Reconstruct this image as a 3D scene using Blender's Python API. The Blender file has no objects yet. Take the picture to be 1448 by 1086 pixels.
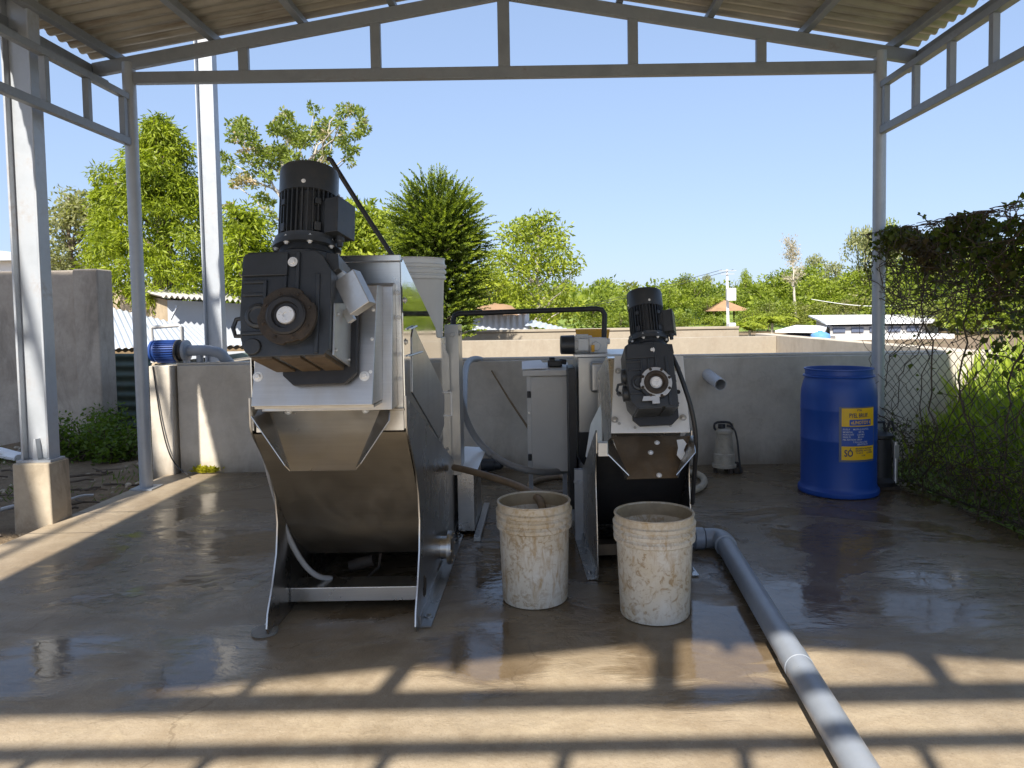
import bpy, bmesh, math, random
import numpy as np
from mathutils import Matrix, Vector
random.seed(11); RNG = np.random.default_rng(7)
S = bpy.context.scene; COL = S.collection
PI = math.pi; rad = math.radians

# ------------------------------------------------------------------ camera
F, PX, PY, CH = 1030.0, 765.0, 496.0, 1.35
cam_d = bpy.data.cameras.new('camera'); cam = bpy.data.objects.new('camera', cam_d); COL.objects.link(cam)
CM = Matrix.Rotation(rad(90 - 2.8), 4, 'X') @ Matrix.Rotation(rad(-0.9), 4, 'Z')
cam.matrix_world = Matrix.Translation((0, 0, CH)) @ CM
cam_d.sensor_width = 36; cam_d.lens = 36 * F / 1448
cam_d.shift_x = -(PX - 724) / 1448; cam_d.shift_y = -(543 - PY) / 1448
cam_d.clip_start = 0.05; cam_d.clip_end = 2000
S.camera = cam
CM3 = CM.to_3x3()
def ray(px, py): return CM3 @ Vector(((px - PX) / F, -(py - PY) / F, -1))
def W(px, py, Y):
    """survey point: where the sight line through a photo point meets the plane at depth Y"""
    d = ray(px, py); return Vector((0, 0, CH)) + d * (Y / d.y)
def G(px, py, z=0.0):
    d = ray(px, py); return Vector((0, 0, CH)) + d * ((z - CH) / d.z)

# ------------------------------------------------------------------ mesh builder
class MB:
    def __init__(s, M=None): s.v = []; s.f = []; s.M = M
    def add(s, vs, fs):
        o = len(s.v)
        for p in vs:
            p = Vector(p); s.v.append(s.M @ p if s.M else p)
        s.f += [tuple(i + o for i in f) for f in fs]; return s
    def box(s, a, b):
        (x0, y0, z0), (x1, y1, z1) = a, b
        vs = [(x, y, z) for z in (z0, z1) for y in (y0, y1) for x in (x0, x1)]
        return s.add(vs, [(0, 2, 3, 1), (4, 5, 7, 6), (0, 1, 5, 4), (2, 6, 7, 3), (0, 4, 6, 2), (1, 3, 7, 5)])
    def obox(s, c, size, R):
        x, y, z = (q / 2 for q in size)
        vs = [Vector(c) + R @ Vector((i * x, j * y, k * z)) for k in (-1, 1) for j in (-1, 1) for i in (-1, 1)]
        return s.add(vs, [(0, 2, 3, 1), (4, 5, 7, 6), (0, 1, 5, 4), (2, 6, 7, 3), (0, 4, 6, 2), (1, 3, 7, 5)])
    def bar(s, p, q, w, h, up=(0, 0, 1)):
        p, q = Vector(p), Vector(q); d = (q - p); L = d.length; d.normalize()
        x = d.cross(Vector(up)).normalized(); z = x.cross(d)
        R = Matrix((x, d, z)).transposed()
        return s.obox((p + q) / 2, (w, L, h), R)
    def prism(s, poly, ax, a, b):
        n = len(poly)
        def P(u, w, t): return {'x': (t, u, w), 'y': (u, t, w), 'z': (u, w, t)}[ax]
        vs = [P(u, w, a) for u, w in poly] + [P(u, w, b) for u, w in poly]
        return s.add(vs, [tuple(range(n)), tuple(range(2 * n - 1, n - 1, -1))] + [(i, (i + 1) % n, n + (i + 1) % n, n + i) for i in range(n)])
    def plate(s, pts, t):
        pts = [Vector(p) for p in pts]; n = len(pts)
        nr = Vector((0, 0, 0))
        for i in range(n):
            a, b = pts[i], pts[(i + 1) % n]; nr += a.cross(b)
        nr.normalize()
        vs = pts + [p + nr * t for p in pts]
        return s.add(vs, [tuple(range(n)), tuple(range(2 * n - 1, n - 1, -1))] + [(i, (i + 1) % n, n + (i + 1) % n, n + i) for i in range(n)])
    def tube(s, path, r, n=12, caps=True, smooth=0):
        P = [Vector(p) for p in path]
        for _ in range(smooth):
            Q = [P[0]]
            for a, b in zip(P, P[1:]): Q += [a.lerp(b, .25), a.lerp(b, .75)]
            P = Q + [P[-1]]
        k = len(P); R = r if hasattr(r, '__len__') else [r] * k
        if len(R) != k: R = [R[0] + (R[-1] - R[0]) * i / (k - 1) for i in range(k)]
        T = [(P[min(i + 1, k - 1)] - P[max(i - 1, 0)]).normalized() for i in range(k)]
        up = Vector((0, 0, 1)) if abs(T[0].z) < .9 else Vector((1, 0, 0))
        x = T[0].cross(up).normalized(); vs = []
        for i in range(k):
            if i: x = (x - T[i] * x.dot(T[i])).normalized()
            y = T[i].cross(x)
            vs += [P[i] + (x * math.cos(2 * PI * j / n) + y * math.sin(2 * PI * j / n)) * R[i] for j in range(n)]
        fs = [(i * n + j, i * n + (j + 1) % n, (i + 1) * n + (j + 1) % n, (i + 1) * n + j) for i in range(k - 1) for j in range(n)]
        if caps: fs += [tuple(range(n - 1, -1, -1)), tuple(range((k - 1) * n, k * n))]
        return s.add(vs, fs)
    def lathe(s, prof, c, ax=(0, 0, 1), n=40, closed=False):
        """profile of (radius, height) about axis ax through c"""
        c = Vector(c); a = Vector(ax).normalized()
        x = a.orthogonal().normalized(); y = a.cross(x); vs = []; k = len(prof)
        for r, h in prof:
            vs += [c + a * h + (x * math.cos(2 * PI * j / n) + y * math.sin(2 * PI * j / n)) * r for j in range(n)]
        fs = [(i * n + j, i * n + (j + 1) % n, (i + 1) * n + (j + 1) % n, (i + 1) * n + j) for i in range(k - 1) for j in range(n)]
        if closed: fs += [((k - 1) * n + j, (k - 1) * n + (j + 1) % n, (j + 1) % n, j) for j in range(n)]
        else: fs += [tuple(range(n - 1, -1, -1)), tuple(range((k - 1) * n, k * n))]
        return s.add(vs, fs)
    def cyl(s, p, q, r, n=24, r2=None):
        p, q = Vector(p), Vector(q)
        return s.lathe([(r, 0), (r if r2 is None else r2, (q - p).length)], p, q - p, n)
    def bolt(s, p, d, r=.008, h=.006):
        s.lathe([(r * 1.7, 0), (r * 1.7, h * .3), (r * 1.65, h * .3)], p, d, 14)
        return s.lathe([(r, h * .3), (r, h * 1.3), (r * .8, h * 1.5)], p, d, 6)
    def build(s, name, mat, parent=None, bev=0.0, ang=32, seg=2, fix=True, loc=None):
        me = bpy.data.meshes.new(name); o = bpy.data.objects.new(name, me); COL.objects.link(o)
        org = Vector(parent['_o']) if parent is not None else (Vector(loc) if loc is not None else Vector((0, 0, 0)))
        bm = bmesh.new(); vv = [bm.verts.new(p - org) for p in s.v]
        for f in s.f:
            try: bm.faces.new([vv[i] for i in f])
            except ValueError: pass
        if fix: bmesh.ops.recalc_face_normals(bm, faces=bm.faces)
        bm.to_mesh(me); bm.free()
        if ang: 
            me.polygons.foreach_set('use_smooth', [True] * len(me.polygons)); me.set_sharp_from_angle(angle=rad(ang))
        me.materials.append(mat)
        if parent is not None: o.parent = parent
        elif loc is not None: o.location = loc
        o['_o'] = tuple(org)
        if bev:
            m = o.modifiers.new('edge', 'BEVEL'); m.width = bev; m.segments = seg; m.limit_method = 'ANGLE'; m.angle_limit = rad(40); m.harden_normals = True
        return o

def tag(o, label=None, cat=None, group=None, kind=None):
    if label: o['label'] = label
    if cat: o['category'] = cat
    if group: o['group'] = group
    if kind: o['kind'] = kind
    return o
def thing(name, loc, label, cat, group=None):
    o = bpy.data.objects.new(name, None); COL.objects.link(o); o.location = loc; o['_o'] = tuple(loc); o.empty_display_size = .1
    return tag(o, label, cat, group)
def copy_tree(o, parent=None):
    c = o.copy(); COL.objects.link(c)
    if parent is not None: c.parent = parent
    for ch in list(o.children): copy_tree(ch, c)
    return c

# ------------------------------------------------------------------ materials
class NT:
    def __init__(s, name):
        s.m = bpy.data.materials.new(name); s.m.use_nodes = True; s.t = s.m.node_tree; s.t.nodes.clear()
        s.out = s.n('ShaderNodeOutputMaterial'); s.b = s.n('ShaderNodeBsdfPrincipled'); s.l(s.b.outputs[0], s.out.inputs[0])
        s._co = None
    def n(s, t, **k):
        o = s.t.nodes.new(t)
        for a, b in k.items(): setattr(o, a, b)
        return o
    def l(s, a, b): s.t.links.new(a, b)
    def co(s, scale=(1, 1, 1), rnd=False, obj=True):
        tc = s.n('ShaderNodeTexCoord'); mp = s.n('ShaderNodeMapping'); mp.inputs['Scale'].default_value = scale
        src = tc.outputs['Object'] if obj else s.n('ShaderNodeNewGeometry').outputs['Position']
        if rnd:
            oi = s.n('ShaderNodeObjectInfo'); mu = s.n('ShaderNodeMath', operation='MULTIPLY'); mu.inputs[1].default_value = 37
            s.l(oi.outputs['Random'], mu.inputs[0]); ad = s.n('ShaderNodeVectorMath', operation='ADD'); s.l(src, ad.inputs[0]); s.l(mu.outputs[0], ad.inputs[1]); src = ad.outputs[0]
        s.l(src, mp.inputs[0]); return mp.outputs[0]
    def noise(s, vec, scale, det=5, rough=.6, dist=0):
        n = s.n('ShaderNodeTexNoise'); n.inputs['Scale'].default_value = scale; n.inputs['Detail'].default_value = det
        n.inputs['Roughness'].default_value = rough; n.inputs['Distortion'].default_value = dist; s.l(vec, n.inputs['Vector']); return n.outputs['Fac']
    def ramp(s, fac, stops, lin=True):
        r = s.n('ShaderNodeValToRGB'); e = r.color_ramp.elements
        while len(e) < len(stops): e.new(0.5)
        for q, (p, c) in zip(e, stops):
            q.position = p; q.color = (c, c, c, 1) if not hasattr(c, '__len__') else (*c, 1)
        s.l(fac, r.inputs[0]); return r.outputs[0]
    def mix(s, fac, a, b, mode='MIX'):
        m = s.n('ShaderNodeMix', data_type='RGBA', blend_type=mode)
        for v, i in ((fac, 0), (a, 6), (b, 7)):
            if hasattr(v, 'is_linked') or hasattr(v, 'links'): s.l(v, m.inputs[i])
            elif i == 0: m.inputs[0].default_value = v
            else: m.inputs[i].default_value = (*v, 1)
        return m.outputs[2]
    def math(s, op, a, b=0.0, c=None, clamp=False):
        m = s.n('ShaderNodeMath', operation=op, use_clamp=clamp)
        for i, v in enumerate((a, b, c)):
            if v is None: continue
            if hasattr(v, 'links'): s.l(v, m.inputs[i])
            else: m.inputs[i].default_value = v
        return m.outputs[0]
    def set(s, **k):
        for a, v in k.items():
            i = s.b.inputs[a.replace('_', ' ')]
            if hasattr(v, 'links'): s.l(v, i)
            elif hasattr(v, '__len__') and len(v) == 3: i.default_value = (*v, 1)
            else: i.default_value = v
        return s
    def bump(s, h, strength=.3, dist=.01):
        b = s.n('ShaderNodeBump'); b.inputs['Strength'].default_value = strength; b.inputs['Distance'].default_value = dist
        s.l(h, b.inputs['Height']); s.l(b.outputs[0], s.b.inputs['Normal']); return s

def painted(name, col, rough=.4, metal=0.0, var=.12, dirt=(.16, .11, .06), dirt_amt=.25, scale=6, bump=.05, spec=.5):
    t = NT(name); v = t.co(rnd=True); a = t.noise(v, scale, 6, .65); b = t.noise(v, scale * 7, 4, .6)
    lo = tuple(c * (1 - var) for c in col); hi = tuple(min(1, c * (1 + var)) for c in col)
    c = t.mix(t.ramp(a, [(.3, 0.0), (.7, 1.0)]), lo, hi)
    d = t.math('MULTIPLY', t.ramp(a, [(.52, 0.0), (.75, 1.0)]), t.ramp(b, [(.35, 0.0), (.65, 1.0)]))
    c = t.mix(t.math('MULTIPLY', d, dirt_amt), c, dirt)
    t.set(Base_Color=c, Metallic=metal, Roughness=t.math('MULTIPLY_ADD', b, .25, rough - .12), Specular_IOR_Level=spec)
    if bump: t.bump(b, bump, .004)
    return t.m
def steel(name, col=(.62, .61, .585), rough=.27, stain=.14, stain_col=(.32, .26, .18), streak=(2, 2, 60), bump=.012):
    t = NT(name); v = t.co(); vs = t.co(streak)
    a = t.noise(v, 3.2, 6, .65); st = t.noise(vs, 2.0, 4, .6); b = t.noise(v, 40, 3, .6); w = t.noise(t.co((7, 7, 1.2)), 1.6, 5, .6)
    c = t.mix(t.ramp(st, [(.3, 0.0), (.7, 1.0)]), tuple(x * .94 for x in col), tuple(min(1, x * 1.04) for x in col))
    s1 = t.math('MULTIPLY', t.ramp(w, [(.42, 0.0), (.68, 1.0)]), t.ramp(a, [(.3, .25), (.7, 1.0)]))
    s1 = t.math('MULTIPLY', s1, stain, clamp=True)
    c = t.mix(s1, c, stain_col)
    r = t.math('MULTIPLY_ADD', a, .22, rough - .1); r = t.math('MULTIPLY_ADD', s1, .3, r, clamp=True)
    t.set(Base_Color=c, Metallic=t.math('MULTIPLY_ADD', s1, -.6, 1.0), Roughness=r)
    if bump: t.bump(t.math('ADD', t.math('MULTIPLY', a, 1.5), t.math('MULTIPLY', st, .05)), bump, .01)
    return t.m
def concrete(name, c0, c1, stain=(.10, .085, .065), amt=.6, scale=1.3, rough=.85, drip=True, bump=.25, splash=None):
    t = NT(name); v = t.co(obj=False); a = t.noise(v, scale, 8, .65, .4); b = t.noise(v, 14, 6, .7); f = t.noise(v, 90, 3, .6)
    dr = t.noise(t.co((2.6, 2.6, 1.0), obj=False), 1.5, 7, .7, .8) if drip else t.noise(v, 2.4, 6, .6)
    c = t.mix(t.ramp(a, [(.3, 0.0), (.7, 1.0)]), c0, c1)
    c = t.mix(t.math('MULTIPLY', t.ramp(b, [(.35, 0.0), (.75, 1.0)]), .35), c, tuple(x * .65 for x in c0))
    c = t.mix(t.math('MULTIPLY', t.ramp(dr, [(.48, 0.0), (.72, 1.0)]), amt), c, stain)
    if splash:
        g = t.n('ShaderNodeNewGeometry'); sx = t.n('ShaderNodeSeparateXYZ'); t.l(g.outputs['Position'], sx.inputs[0]); n3 = t.noise(t.co((3, 3, .8), obj=False), 1.6, 6, .7)
        hgt = t.math('ADD', sx.outputs[2], t.math('MULTIPLY_ADD', n3, -.5, .25))
        c = t.mix(t.math('MULTIPLY', t.ramp(hgt, [(.0, 1.0), (.22, 0.0)]), .6), c, splash)
        c = t.mix(t.math('MULTIPLY', t.ramp(t.math('SUBTRACT', t.math('ADD', sx.outputs[2], t.math('MULTIPLY', n3, .3)), .0), [(.96, 0.0), (1.0, .0)]), .5), c, splash)
        vo = t.n('ShaderNodeTexVoronoi', feature='DISTANCE_TO_EDGE'); vo.inputs['Scale'].default_value = .7; wv = t.n('ShaderNodeVectorMath', operation='ADD'); n4 = t.n('ShaderNodeTexNoise'); n4.inputs['Scale'].default_value = 2.5; n4.inputs['Detail'].default_value = 6; t.l(v, n4.inputs['Vector'])
        s4 = t.n('ShaderNodeVectorMath', operation='SCALE'); s4.inputs['Scale'].default_value = .5; t.l(n4.outputs['Color'], s4.inputs[0]); t.l(v, wv.inputs[0]); t.l(s4.outputs[0], wv.inputs[1]); t.l(wv.outputs[0], vo.inputs['Vector'])
        c = t.mix(t.math('MULTIPLY', t.math('LESS_THAN', vo.outputs['Distance'], .0022), .10), c, splash)
        pt = t.noise(v, 1.8, 3, .5, 1.5); c = t.mix(t.math('MULTIPLY', t.ramp(pt, [(.50, 0.0), (.66, 1.0)]), .22), c, tuple(min(1, x * 1.18) for x in c1))
    t.set(Base_Color=c, Roughness=rough, Specular_IOR_Level=.3)
    t.bump(t.math('ADD', t.math('MULTIPLY', b, 1.0), t.math('MULTIPLY', f, .35)), bump, .012)
    return t.m
def foliage(name, c0, c1, c2=None, trans=.35, scale=1.3):
    t = NT(name); v = t.co(obj=False); a = t.noise(v, scale, 4, .6); b = t.noise(v, scale * 9, 3, .6)
    c = t.mix(t.ramp(t.math('MULTIPLY_ADD', b, .6, t.math('MULTIPLY', a, .5)), [(.38, 0.0), (.68, 1.0)]), c0, c1)
    if c2: c = t.mix(t.ramp(t.noise(v, scale * .7, 4, .6), [(.54, 0.0), (.64, 1.0)]), c, c2)
    t.set(Base_Color=c, Roughness=.5, Specular_IOR_Level=.35)
    tr = t.n('ShaderNodeBsdfTranslucent'); hs = t.mix(1.0, c, (1.0, 1.0, .45), 'MULTIPLY'); hs = t.mix(1.0, hs, (1.5, 1.6, 1.3), 'MULTIPLY'); t.l(hs, tr.inputs[0])
    ms = t.n('ShaderNodeMixShader'); ms.inputs[0].default_value = trans
    t.l(t.b.outputs[0], ms.inputs[1]); t.l(tr.outputs[0], ms.inputs[2]); t.l(ms.outputs[0], t.out.inputs[0]); return t.m

M = {}
M['frame'] = painted('grey painted frame steel', (.24, .265, .30), .42, 0, .14, (.13, .075, .04), .5, 5)
M['column'] = painted('galvanised column paint', (.40, .43, .47), .42, .25, .12, (.24, .16, .10), .6, 4)
M['steel'] = steel('brushed stainless')
M['steel_front'] = steel('stainless front sheet', (.58, .555, .52), .36, .3, (.36, .30, .22))
M['steel_mirror'] = steel('polished stainless', (.60, .60, .585), .06, .12, bump=.004)
M['steel_side'] = steel('side plate stainless', (.47, .465, .455), .27, .12, (.24, .2, .15), bump=.004)
M['steel_dirty'] = steel('slurry stained stainless', (.46, .42, .355), .38, .2, (.3, .24, .16), bump=0)
M['steel_brown'] = steel('mud coated sheet', (.26, .2, .14), .5, 1.2, (.11, .08, .05))
M['steel_plain'] = painted('plain grey sheet steel', (.40, .40, .39), .33, .65, .06, (.25, .2, .14), .25, 3, .02)
M['zinc'] = painted('zinc plate', (.55, .55, .54), .35, .7, .1, (.25, .18, .1), .35, 9)
M['zinc_white'] = painted('bare bright sheet', (.86, .86, .84), .36, .2, .06, (.3, .24, .16), .35, 7)
M['iron'] = painted('dark motor paint', (.028, .032, .037), .38, 0, .25, (.10, .075, .045), .35, 7, .12)
M['rust'] = painted('rusty iron', (.04, .03, .022), .7, .1, .5, (.13, .07, .03), .5, 14, .5)
M['rustpad'] = painted('muddy iron', (.10, .07, .042), .75, 0, .4, (.05, .04, .03), .7, 18, .4)
M['black'] = painted('black rubber', (.018, .018, .02), .5, 0, .2, (.1, .08, .06), .2, 9)
M['hub'] = painted('bright hub', (.75, .75, .74), .3, .3, .05, (.2, .15, .1), .3, 12)
M['pvc'] = painted('grey plastic pipe', (.26, .29, .34), .33, 0, .08, (.3, .25, .18), .4, 5)
M['pvc_white'] = painted('pale plastic pipe', (.5, .5, .5), .4, 0, .08, (.3, .24, .16), .5, 8)
M['hose'] = painted('grey hose', (.30, .30, .30), .5, 0, .1, (.2, .15, .09), .6, 8)
M['hose_brown'] = painted('muddy hose', (.23, .16, .095), .55, 0, .25, (.1, .07, .04), .6, 8)
M['hose_beige'] = painted('beige hose', (.40, .34, .25), .55, 0, .15, (.2, .14, .08), .6, 8)
M['cabinet'] = painted('cabinet paint', (.64, .63, .60), .42, 0, .05, (.2, .16, .1), .2, 4)
M['yellow'] = painted('yellow paint', (.72, .36, .01), .4, 0, .12, (.2, .12, .04), .4, 8)
M['blue_pump'] = painted('blue pump paint', (.02, .06, .24), .4, 0, .2, (.05, .04, .04), .3, 12)
M['label_yellow'] = painted('label yellow', (.78, .47, .01), .45, 0, .05, (.3, .2, .05), .2, 14, 0)
M['label_blue'] = painted('label blue', (.02, .07, .33), .45, 0, .05, (.05, .05, .1), .2, 14, 0)
M['label_edge'] = painted('label film', (.09, .11, .17), .4, 0, .15, (.2, .18, .14), .3, 14, 0)
M['ink'] = painted('label ink', (.02, .03, .10), .5, 0, .1, (.02, .02, .06), .1, 14, 0)
M['ink_white'] = painted('label pale ink', (.5, .52, .58), .5, 0, .1, (.2, .2, .3), .3, 30, 0)
M['white'] = painted('white painted sheet', (.8, .8, .8), .45, 0, .06, (.4, .35, .28), .3, 1.5, 0)
M['rubber_foot'] = painted('grey foot pad', (.2, .19, .17), .6, 0, .2, (.1, .08, .06), .5, 20)
M['wood'] = painted('dry stick', (.2, .14, .08), .8, 0, .3, (.08, .06, .04), .5, 9)
M['bark'] = painted('bark', (.16, .125, .09), .9, 0, .35, (.06, .05, .04), .6, 5, .5)
M['bark_pale'] = painted('pale bark', (.45, .41, .35), .9, 0, .25, (.2, .17, .13), .5, 5, .3)
M['mesh_wire'] = painted('weathered wire', (.085, .07, .055), .6, .3, .3, (.11, .06, .03), .7, 14, 0)
M['tin_green'] = painted('green weathered tin', (.10, .14, .12), .6, .2, .2, (.12, .09, .06), .6, 2)
M['tin_white'] = painted('white tin roofing', (.52, .56, .62), .45, .15, .08, (.45, .4, .33), .35, .9, 0)
M['tin_grey'] = painted('grey tin roofing', (.5, .49, .47), .5, .2, .2, (.2, .14, .09), .7, 1.2, 0)
M['thatch'] = painted('brown roof', (.33, .2, .11), .9, 0, .2, (.15, .1, .06), .4, 1.2)
M['render'] = concrete('old beige plaster', (.42, .33, .22), (.52, .44, .32), (.2, .14, .09), .55, 1.2)
M['conc_wall'] = concrete('tank wall render', (.50, .455, .39), (.62, .575, .505), (.27, .225, .165), .32, 1.1, splash=(.17, .13, .085))
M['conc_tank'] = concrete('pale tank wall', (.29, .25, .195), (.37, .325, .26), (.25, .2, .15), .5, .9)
M['conc_side'] = concrete('side wall lightened for sun', (.52, .455, .36), (.62, .55, .45), (.3, .24, .17), .4, .9)  # tank wall colour lightened to stand in for sun this wall barely catches
M['conc_old'] = concrete('old mouldy wall', (.34, .29, .235), (.50, .44, .37), (.11, .095, .08), .55, 1.6)
M['conc_ped'] = concrete('pedestal concrete', (.36, .30, .22), (.48, .42, .33), (.10, .075, .05), .85, 3.0)

def bucket_mat():
    t = NT('dirty white pail'); v = t.co(rnd=True); a = t.noise(v, 5, 7, .7, .5); b = t.noise(v, 26, 5, .7, 1.2); d = t.noise(t.co((9, 9, 2.2), rnd=True), 3, 6, .7, .6)
    c = t.mix(t.ramp(a, [(.35, 0.0), (.65, 1.0)]), (.68, .655, .59), (.60, .53, .41))
    sp = t.math('MULTIPLY', t.ramp(b, [(.50, 0.0), (.60, 1.0)]), t.ramp(a, [(.38, .25), (.6, 1.0)]))
    c = t.mix(t.math('MULTIPLY', sp, .75), c, (.30, .185, .075))
    c = t.mix(t.math('MULTIPLY', t.ramp(d, [(.51, 0.0), (.66, 1.0)]), .75), c, (.40, .27, .13))
    tc = t.n('ShaderNodeTexCoord'); sx = t.n('ShaderNodeSeparateXYZ'); t.l(tc.outputs['Object'], sx.inputs[0])
    top = t.ramp(t.math('ADD', sx.outputs[2], t.math('MULTIPLY_ADD', a, .2, -.1)), [(.33, 0.0), (.43, 1.0)])
    c = t.mix(t.math('MULTIPLY', top, .45), c, (.45, .33, .18))
    t.set(Base_Color=c, Roughness=.5); t.bump(b, .12, .004); return t.m
M['bucket'] = bucket_mat()
M['bucket_in'] = painted('slurry coated inside', (.33, .25, .15), .5, 0, .3, (.14, .1, .055), .7, 9)
M['bucket_clean'] = painted('white pail', (.66, .67, .66), .4, 0, .06, (.4, .35, .28), .3, 6)
M['slurry'] = painted('brown slurry', (.17, .125, .075), .12, 0, .2, (.1, .07, .04), .5, 9)
def drum_mat():
    t = NT('blue drum plastic'); v = t.co(); a = t.noise(v, 6, 5, .6); b = t.noise(v, 60, 3, .6)
    c = t.mix(a, (.006, .045, .25), (.012, .075, .37)); t.set(Base_Color=c, Roughness=t.math('MULTIPLY_ADD', a, .2, .34)); t.bump(t.math('MULTIPLY_ADD', b, .2, a), .06, .01); return t.m
M['drum'] = drum_mat()

def roof_mat():
    t = NT('galvanised roof sheet'); v = t.co(obj=False); a = t.noise(v, 2, 6, .65); s = t.noise(t.co((1.2, 14, 1), obj=False), 1.5, 5, .6)
    c = t.mix(t.ramp(a, [(.3, 0.0), (.7, 1.0)]), (.41, .37, .30), (.58, .55, .48)); c = t.mix(t.math('MULTIPLY', t.ramp(s, [(.5, 0.0), (.7, 1.0)]), .6), c, (.18, .12, .07))
    t.set(Base_Color=c, Metallic=.35, Roughness=.5); return t.m
M['roof'] = roof_mat()

def floor_mat():
    t = NT('wet concrete slab'); v = t.co(obj=False); g = t.n('ShaderNodeNewGeometry'); sx = t.n('ShaderNodeSeparateXYZ'); t.l(g.outputs['Position'], sx.inputs[0])
    X, Y = sx.outputs[0], sx.outputs[1]
    a = t.noise(v, .9, 8, .65, .5); b = t.noise(v, 6, 7, .7, .3); f = t.noise(v, 60, 4, .7); sw = t.noise(t.co((1, 3.2, 1), obj=False), 2.2, 6, .65, .8)
    c = t.mix(t.ramp(a, [(.32, 0.0), (.68, 1.0)]), (.30, .235, .16), (.45, .38, .285))
    c = t.mix(t.math('MULTIPLY', t.ramp(b, [(.4, 0.0), (.72, 1.0)]), .5), c, (.20, .145, .085))
    c = t.mix(t.math('MULTIPLY', t.ramp(f, [(.55, 0.0), (.75, 1.0)]), .35), c, (.5, .44, .34))
    vo = t.n('ShaderNodeTexVoronoi', feature='DISTANCE_TO_EDGE'); vo.inputs['Scale'].default_value = .8
    wv = t.n('ShaderNodeVectorMath', operation='ADD'); nv_ = t.n('ShaderNodeTexNoise'); nv_.inputs['Scale'].default_value = 3; nv_.inputs['Detail'].default_value = 6; t.l(v, nv_.inputs['Vector'])
    t.l(v, wv.inputs[0]); sc_ = t.n('ShaderNodeVectorMath', operation='SCALE'); sc_.inputs['Scale'].default_value = .45; t.l(nv_.outputs['Color'], sc_.inputs[0]); t.l(sc_.outputs[0], wv.inputs[1]); t.l(wv.outputs[0], vo.inputs['Vector'])
    crk = t.math('MULTIPLY', t.math('LESS_THAN', vo.outputs['Distance'], .0035), t.ramp(t.noise(v, 1.3, 3), [(.48, 0.0), (.56, 1.0)]))
    c = t.mix(t.math('MULTIPLY', crk, .4), c, (.12, .085, .05))
    g2 = t.noise(v, 150, 2, .5); c = t.mix(t.math('MULTIPLY', t.ramp(g2, [(.56, 0.0), (.7, 1.0)]), .5), c, (.2, .15, .09))
    g3 = t.noise(v, 3.0, 6, .75, 1.2); c = t.mix(t.math('MULTIPLY', t.ramp(g3, [(.5, 0.0), (.7, 1.0)]), .4), c, (.52, .44, .31))
    # wetness: the hosed-down middle, drier at the sunny front and the left edge
    def blob(cx, cy, rx, ry, ed=.5):
        dx = t.math('DIVIDE', t.math('SUBTRACT', X, cx), rx); dy = t.math('DIVIDE', t.math('SUBTRACT', Y, cy), ry)
        d = t.math('SQRT', t.math('ADD', t.math('MULTIPLY', dx, dx), t.math('MULTIPLY', dy, dy)))
        d = t.math('ADD', d, t.math('MULTIPLY', t.math('SUBTRACT', sw, .5), 1.5))
        return t.ramp(d, [(1 - ed, 1.0), (min(1, 1 + ed * .0), 0.0)])
    wet = t.ramp(t.math('ADD', t.math('MULTIPLY_ADD', Y, .26, -.62), t.math('MULTIPLY', t.math('SUBTRACT', a, .5), 1.3)), [(.0, 0.0), (.35, 1.0)])
    left = t.ramp(t.math('ADD', t.math('MULTIPLY_ADD', X, .8, 2.6), t.math('MULTIPLY', t.math('SUBTRACT', a, .5), .9)), [(.0, 0.0), (.55, 1.0)])
    wet = t.math('MULTIPLY', wet, left)
    pud = 0.0
    for args in PUDDLES: 
        q = blob(*args); pud = q if pud == 0.0 else t.math('MAXIMUM', pud, q)
    wet = t.math('MAXIMUM', wet, t.math('MULTIPLY', pud, .8))
    wc = t.mix(1.0, c, (.37, .325, .26), 'MULTIPLY')
    c2 = t.mix(t.math('MULTIPLY', wet, .85), c, wc)
    # control joints
    j = 0.0
    for y0 in (4.62, 5.12, 3.4):
        q = t.math('LESS_THAN', t.math('ABSOLUTE', t.math('ADD', t.math('SUBTRACT', Y, y0), t.math('MULTIPLY', t.math('SUBTRACT', b, .5), .02))), .006)
        q = t.math('MULTIPLY', q, t.math('LESS_THAN', X, -1.25 if y0 > 4 else -9)); j = q if j == 0.0 else t.math('MAXIMUM', j, q)
    c2 = t.mix(t.math('MULTIPLY', j, .75), c2, (.04, .032, .025))
    r = t.ramp(t.math('ADD', t.math('MULTIPLY', t.math('SUBTRACT', sw, .5), .9), t.math('MULTIPLY_ADD', wet, -.56, .62)), [(.0, .07), (1.0, 1.0)])
    film = t.math('MULTIPLY', t.ramp(t.math('ADD', t.math('MULTIPLY', t.noise(v, 1.15, 7, .62, .7), .8), t.math('MULTIPLY', sw, .2)), [(.475, 0.0), (.515, 1.0)]), wet); film = t.math('MAXIMUM', film, pud)
    r = t.math('MULTIPLY_ADD', t.math('MULTIPLY', t.math('SUBTRACT', 1.0, film), wet), .20, r)
    c2 = t.mix(t.math('MULTIPLY', film, .55), c2, t.mix(1.0, c2, (.62, .56, .48), 'MULTIPLY'))
    r = t.math('MULTIPLY', r, t.math('MULTIPLY_ADD', pud, -.7, 1.0)); r = t.math('MAXIMUM', r, .035)
    t.set(Base_Color=c2, Roughness=r, Specular_IOR_Level=.5)
    h = t.math('ADD', t.math('MULTIPLY', b, 1.2), t.math('ADD', t.math('MULTIPLY', f, .45), t.math('MULTIPLY', t.noise(v, 22, 4, .6, .6), .8)))
    h = t.math('MULTIPLY', h, t.math('MULTIPLY_ADD', pud, -.86, 1.0))
    h = t.math('MULTIPLY', h, t.math('MULTIPLY_ADD', film, -.85, 1.0))
    rip = t.noise(t.co((1.0, 1.6, 1), obj=False), 9, 4, .55, 1.0)
    h = t.math('ADD', h, t.math('MULTIPLY', rip, t.math('MULTIPLY', wet, .42)))
    t.bump(t.math('MULTIPLY_ADD', j, -2.0, h), .32, .012)
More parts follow.
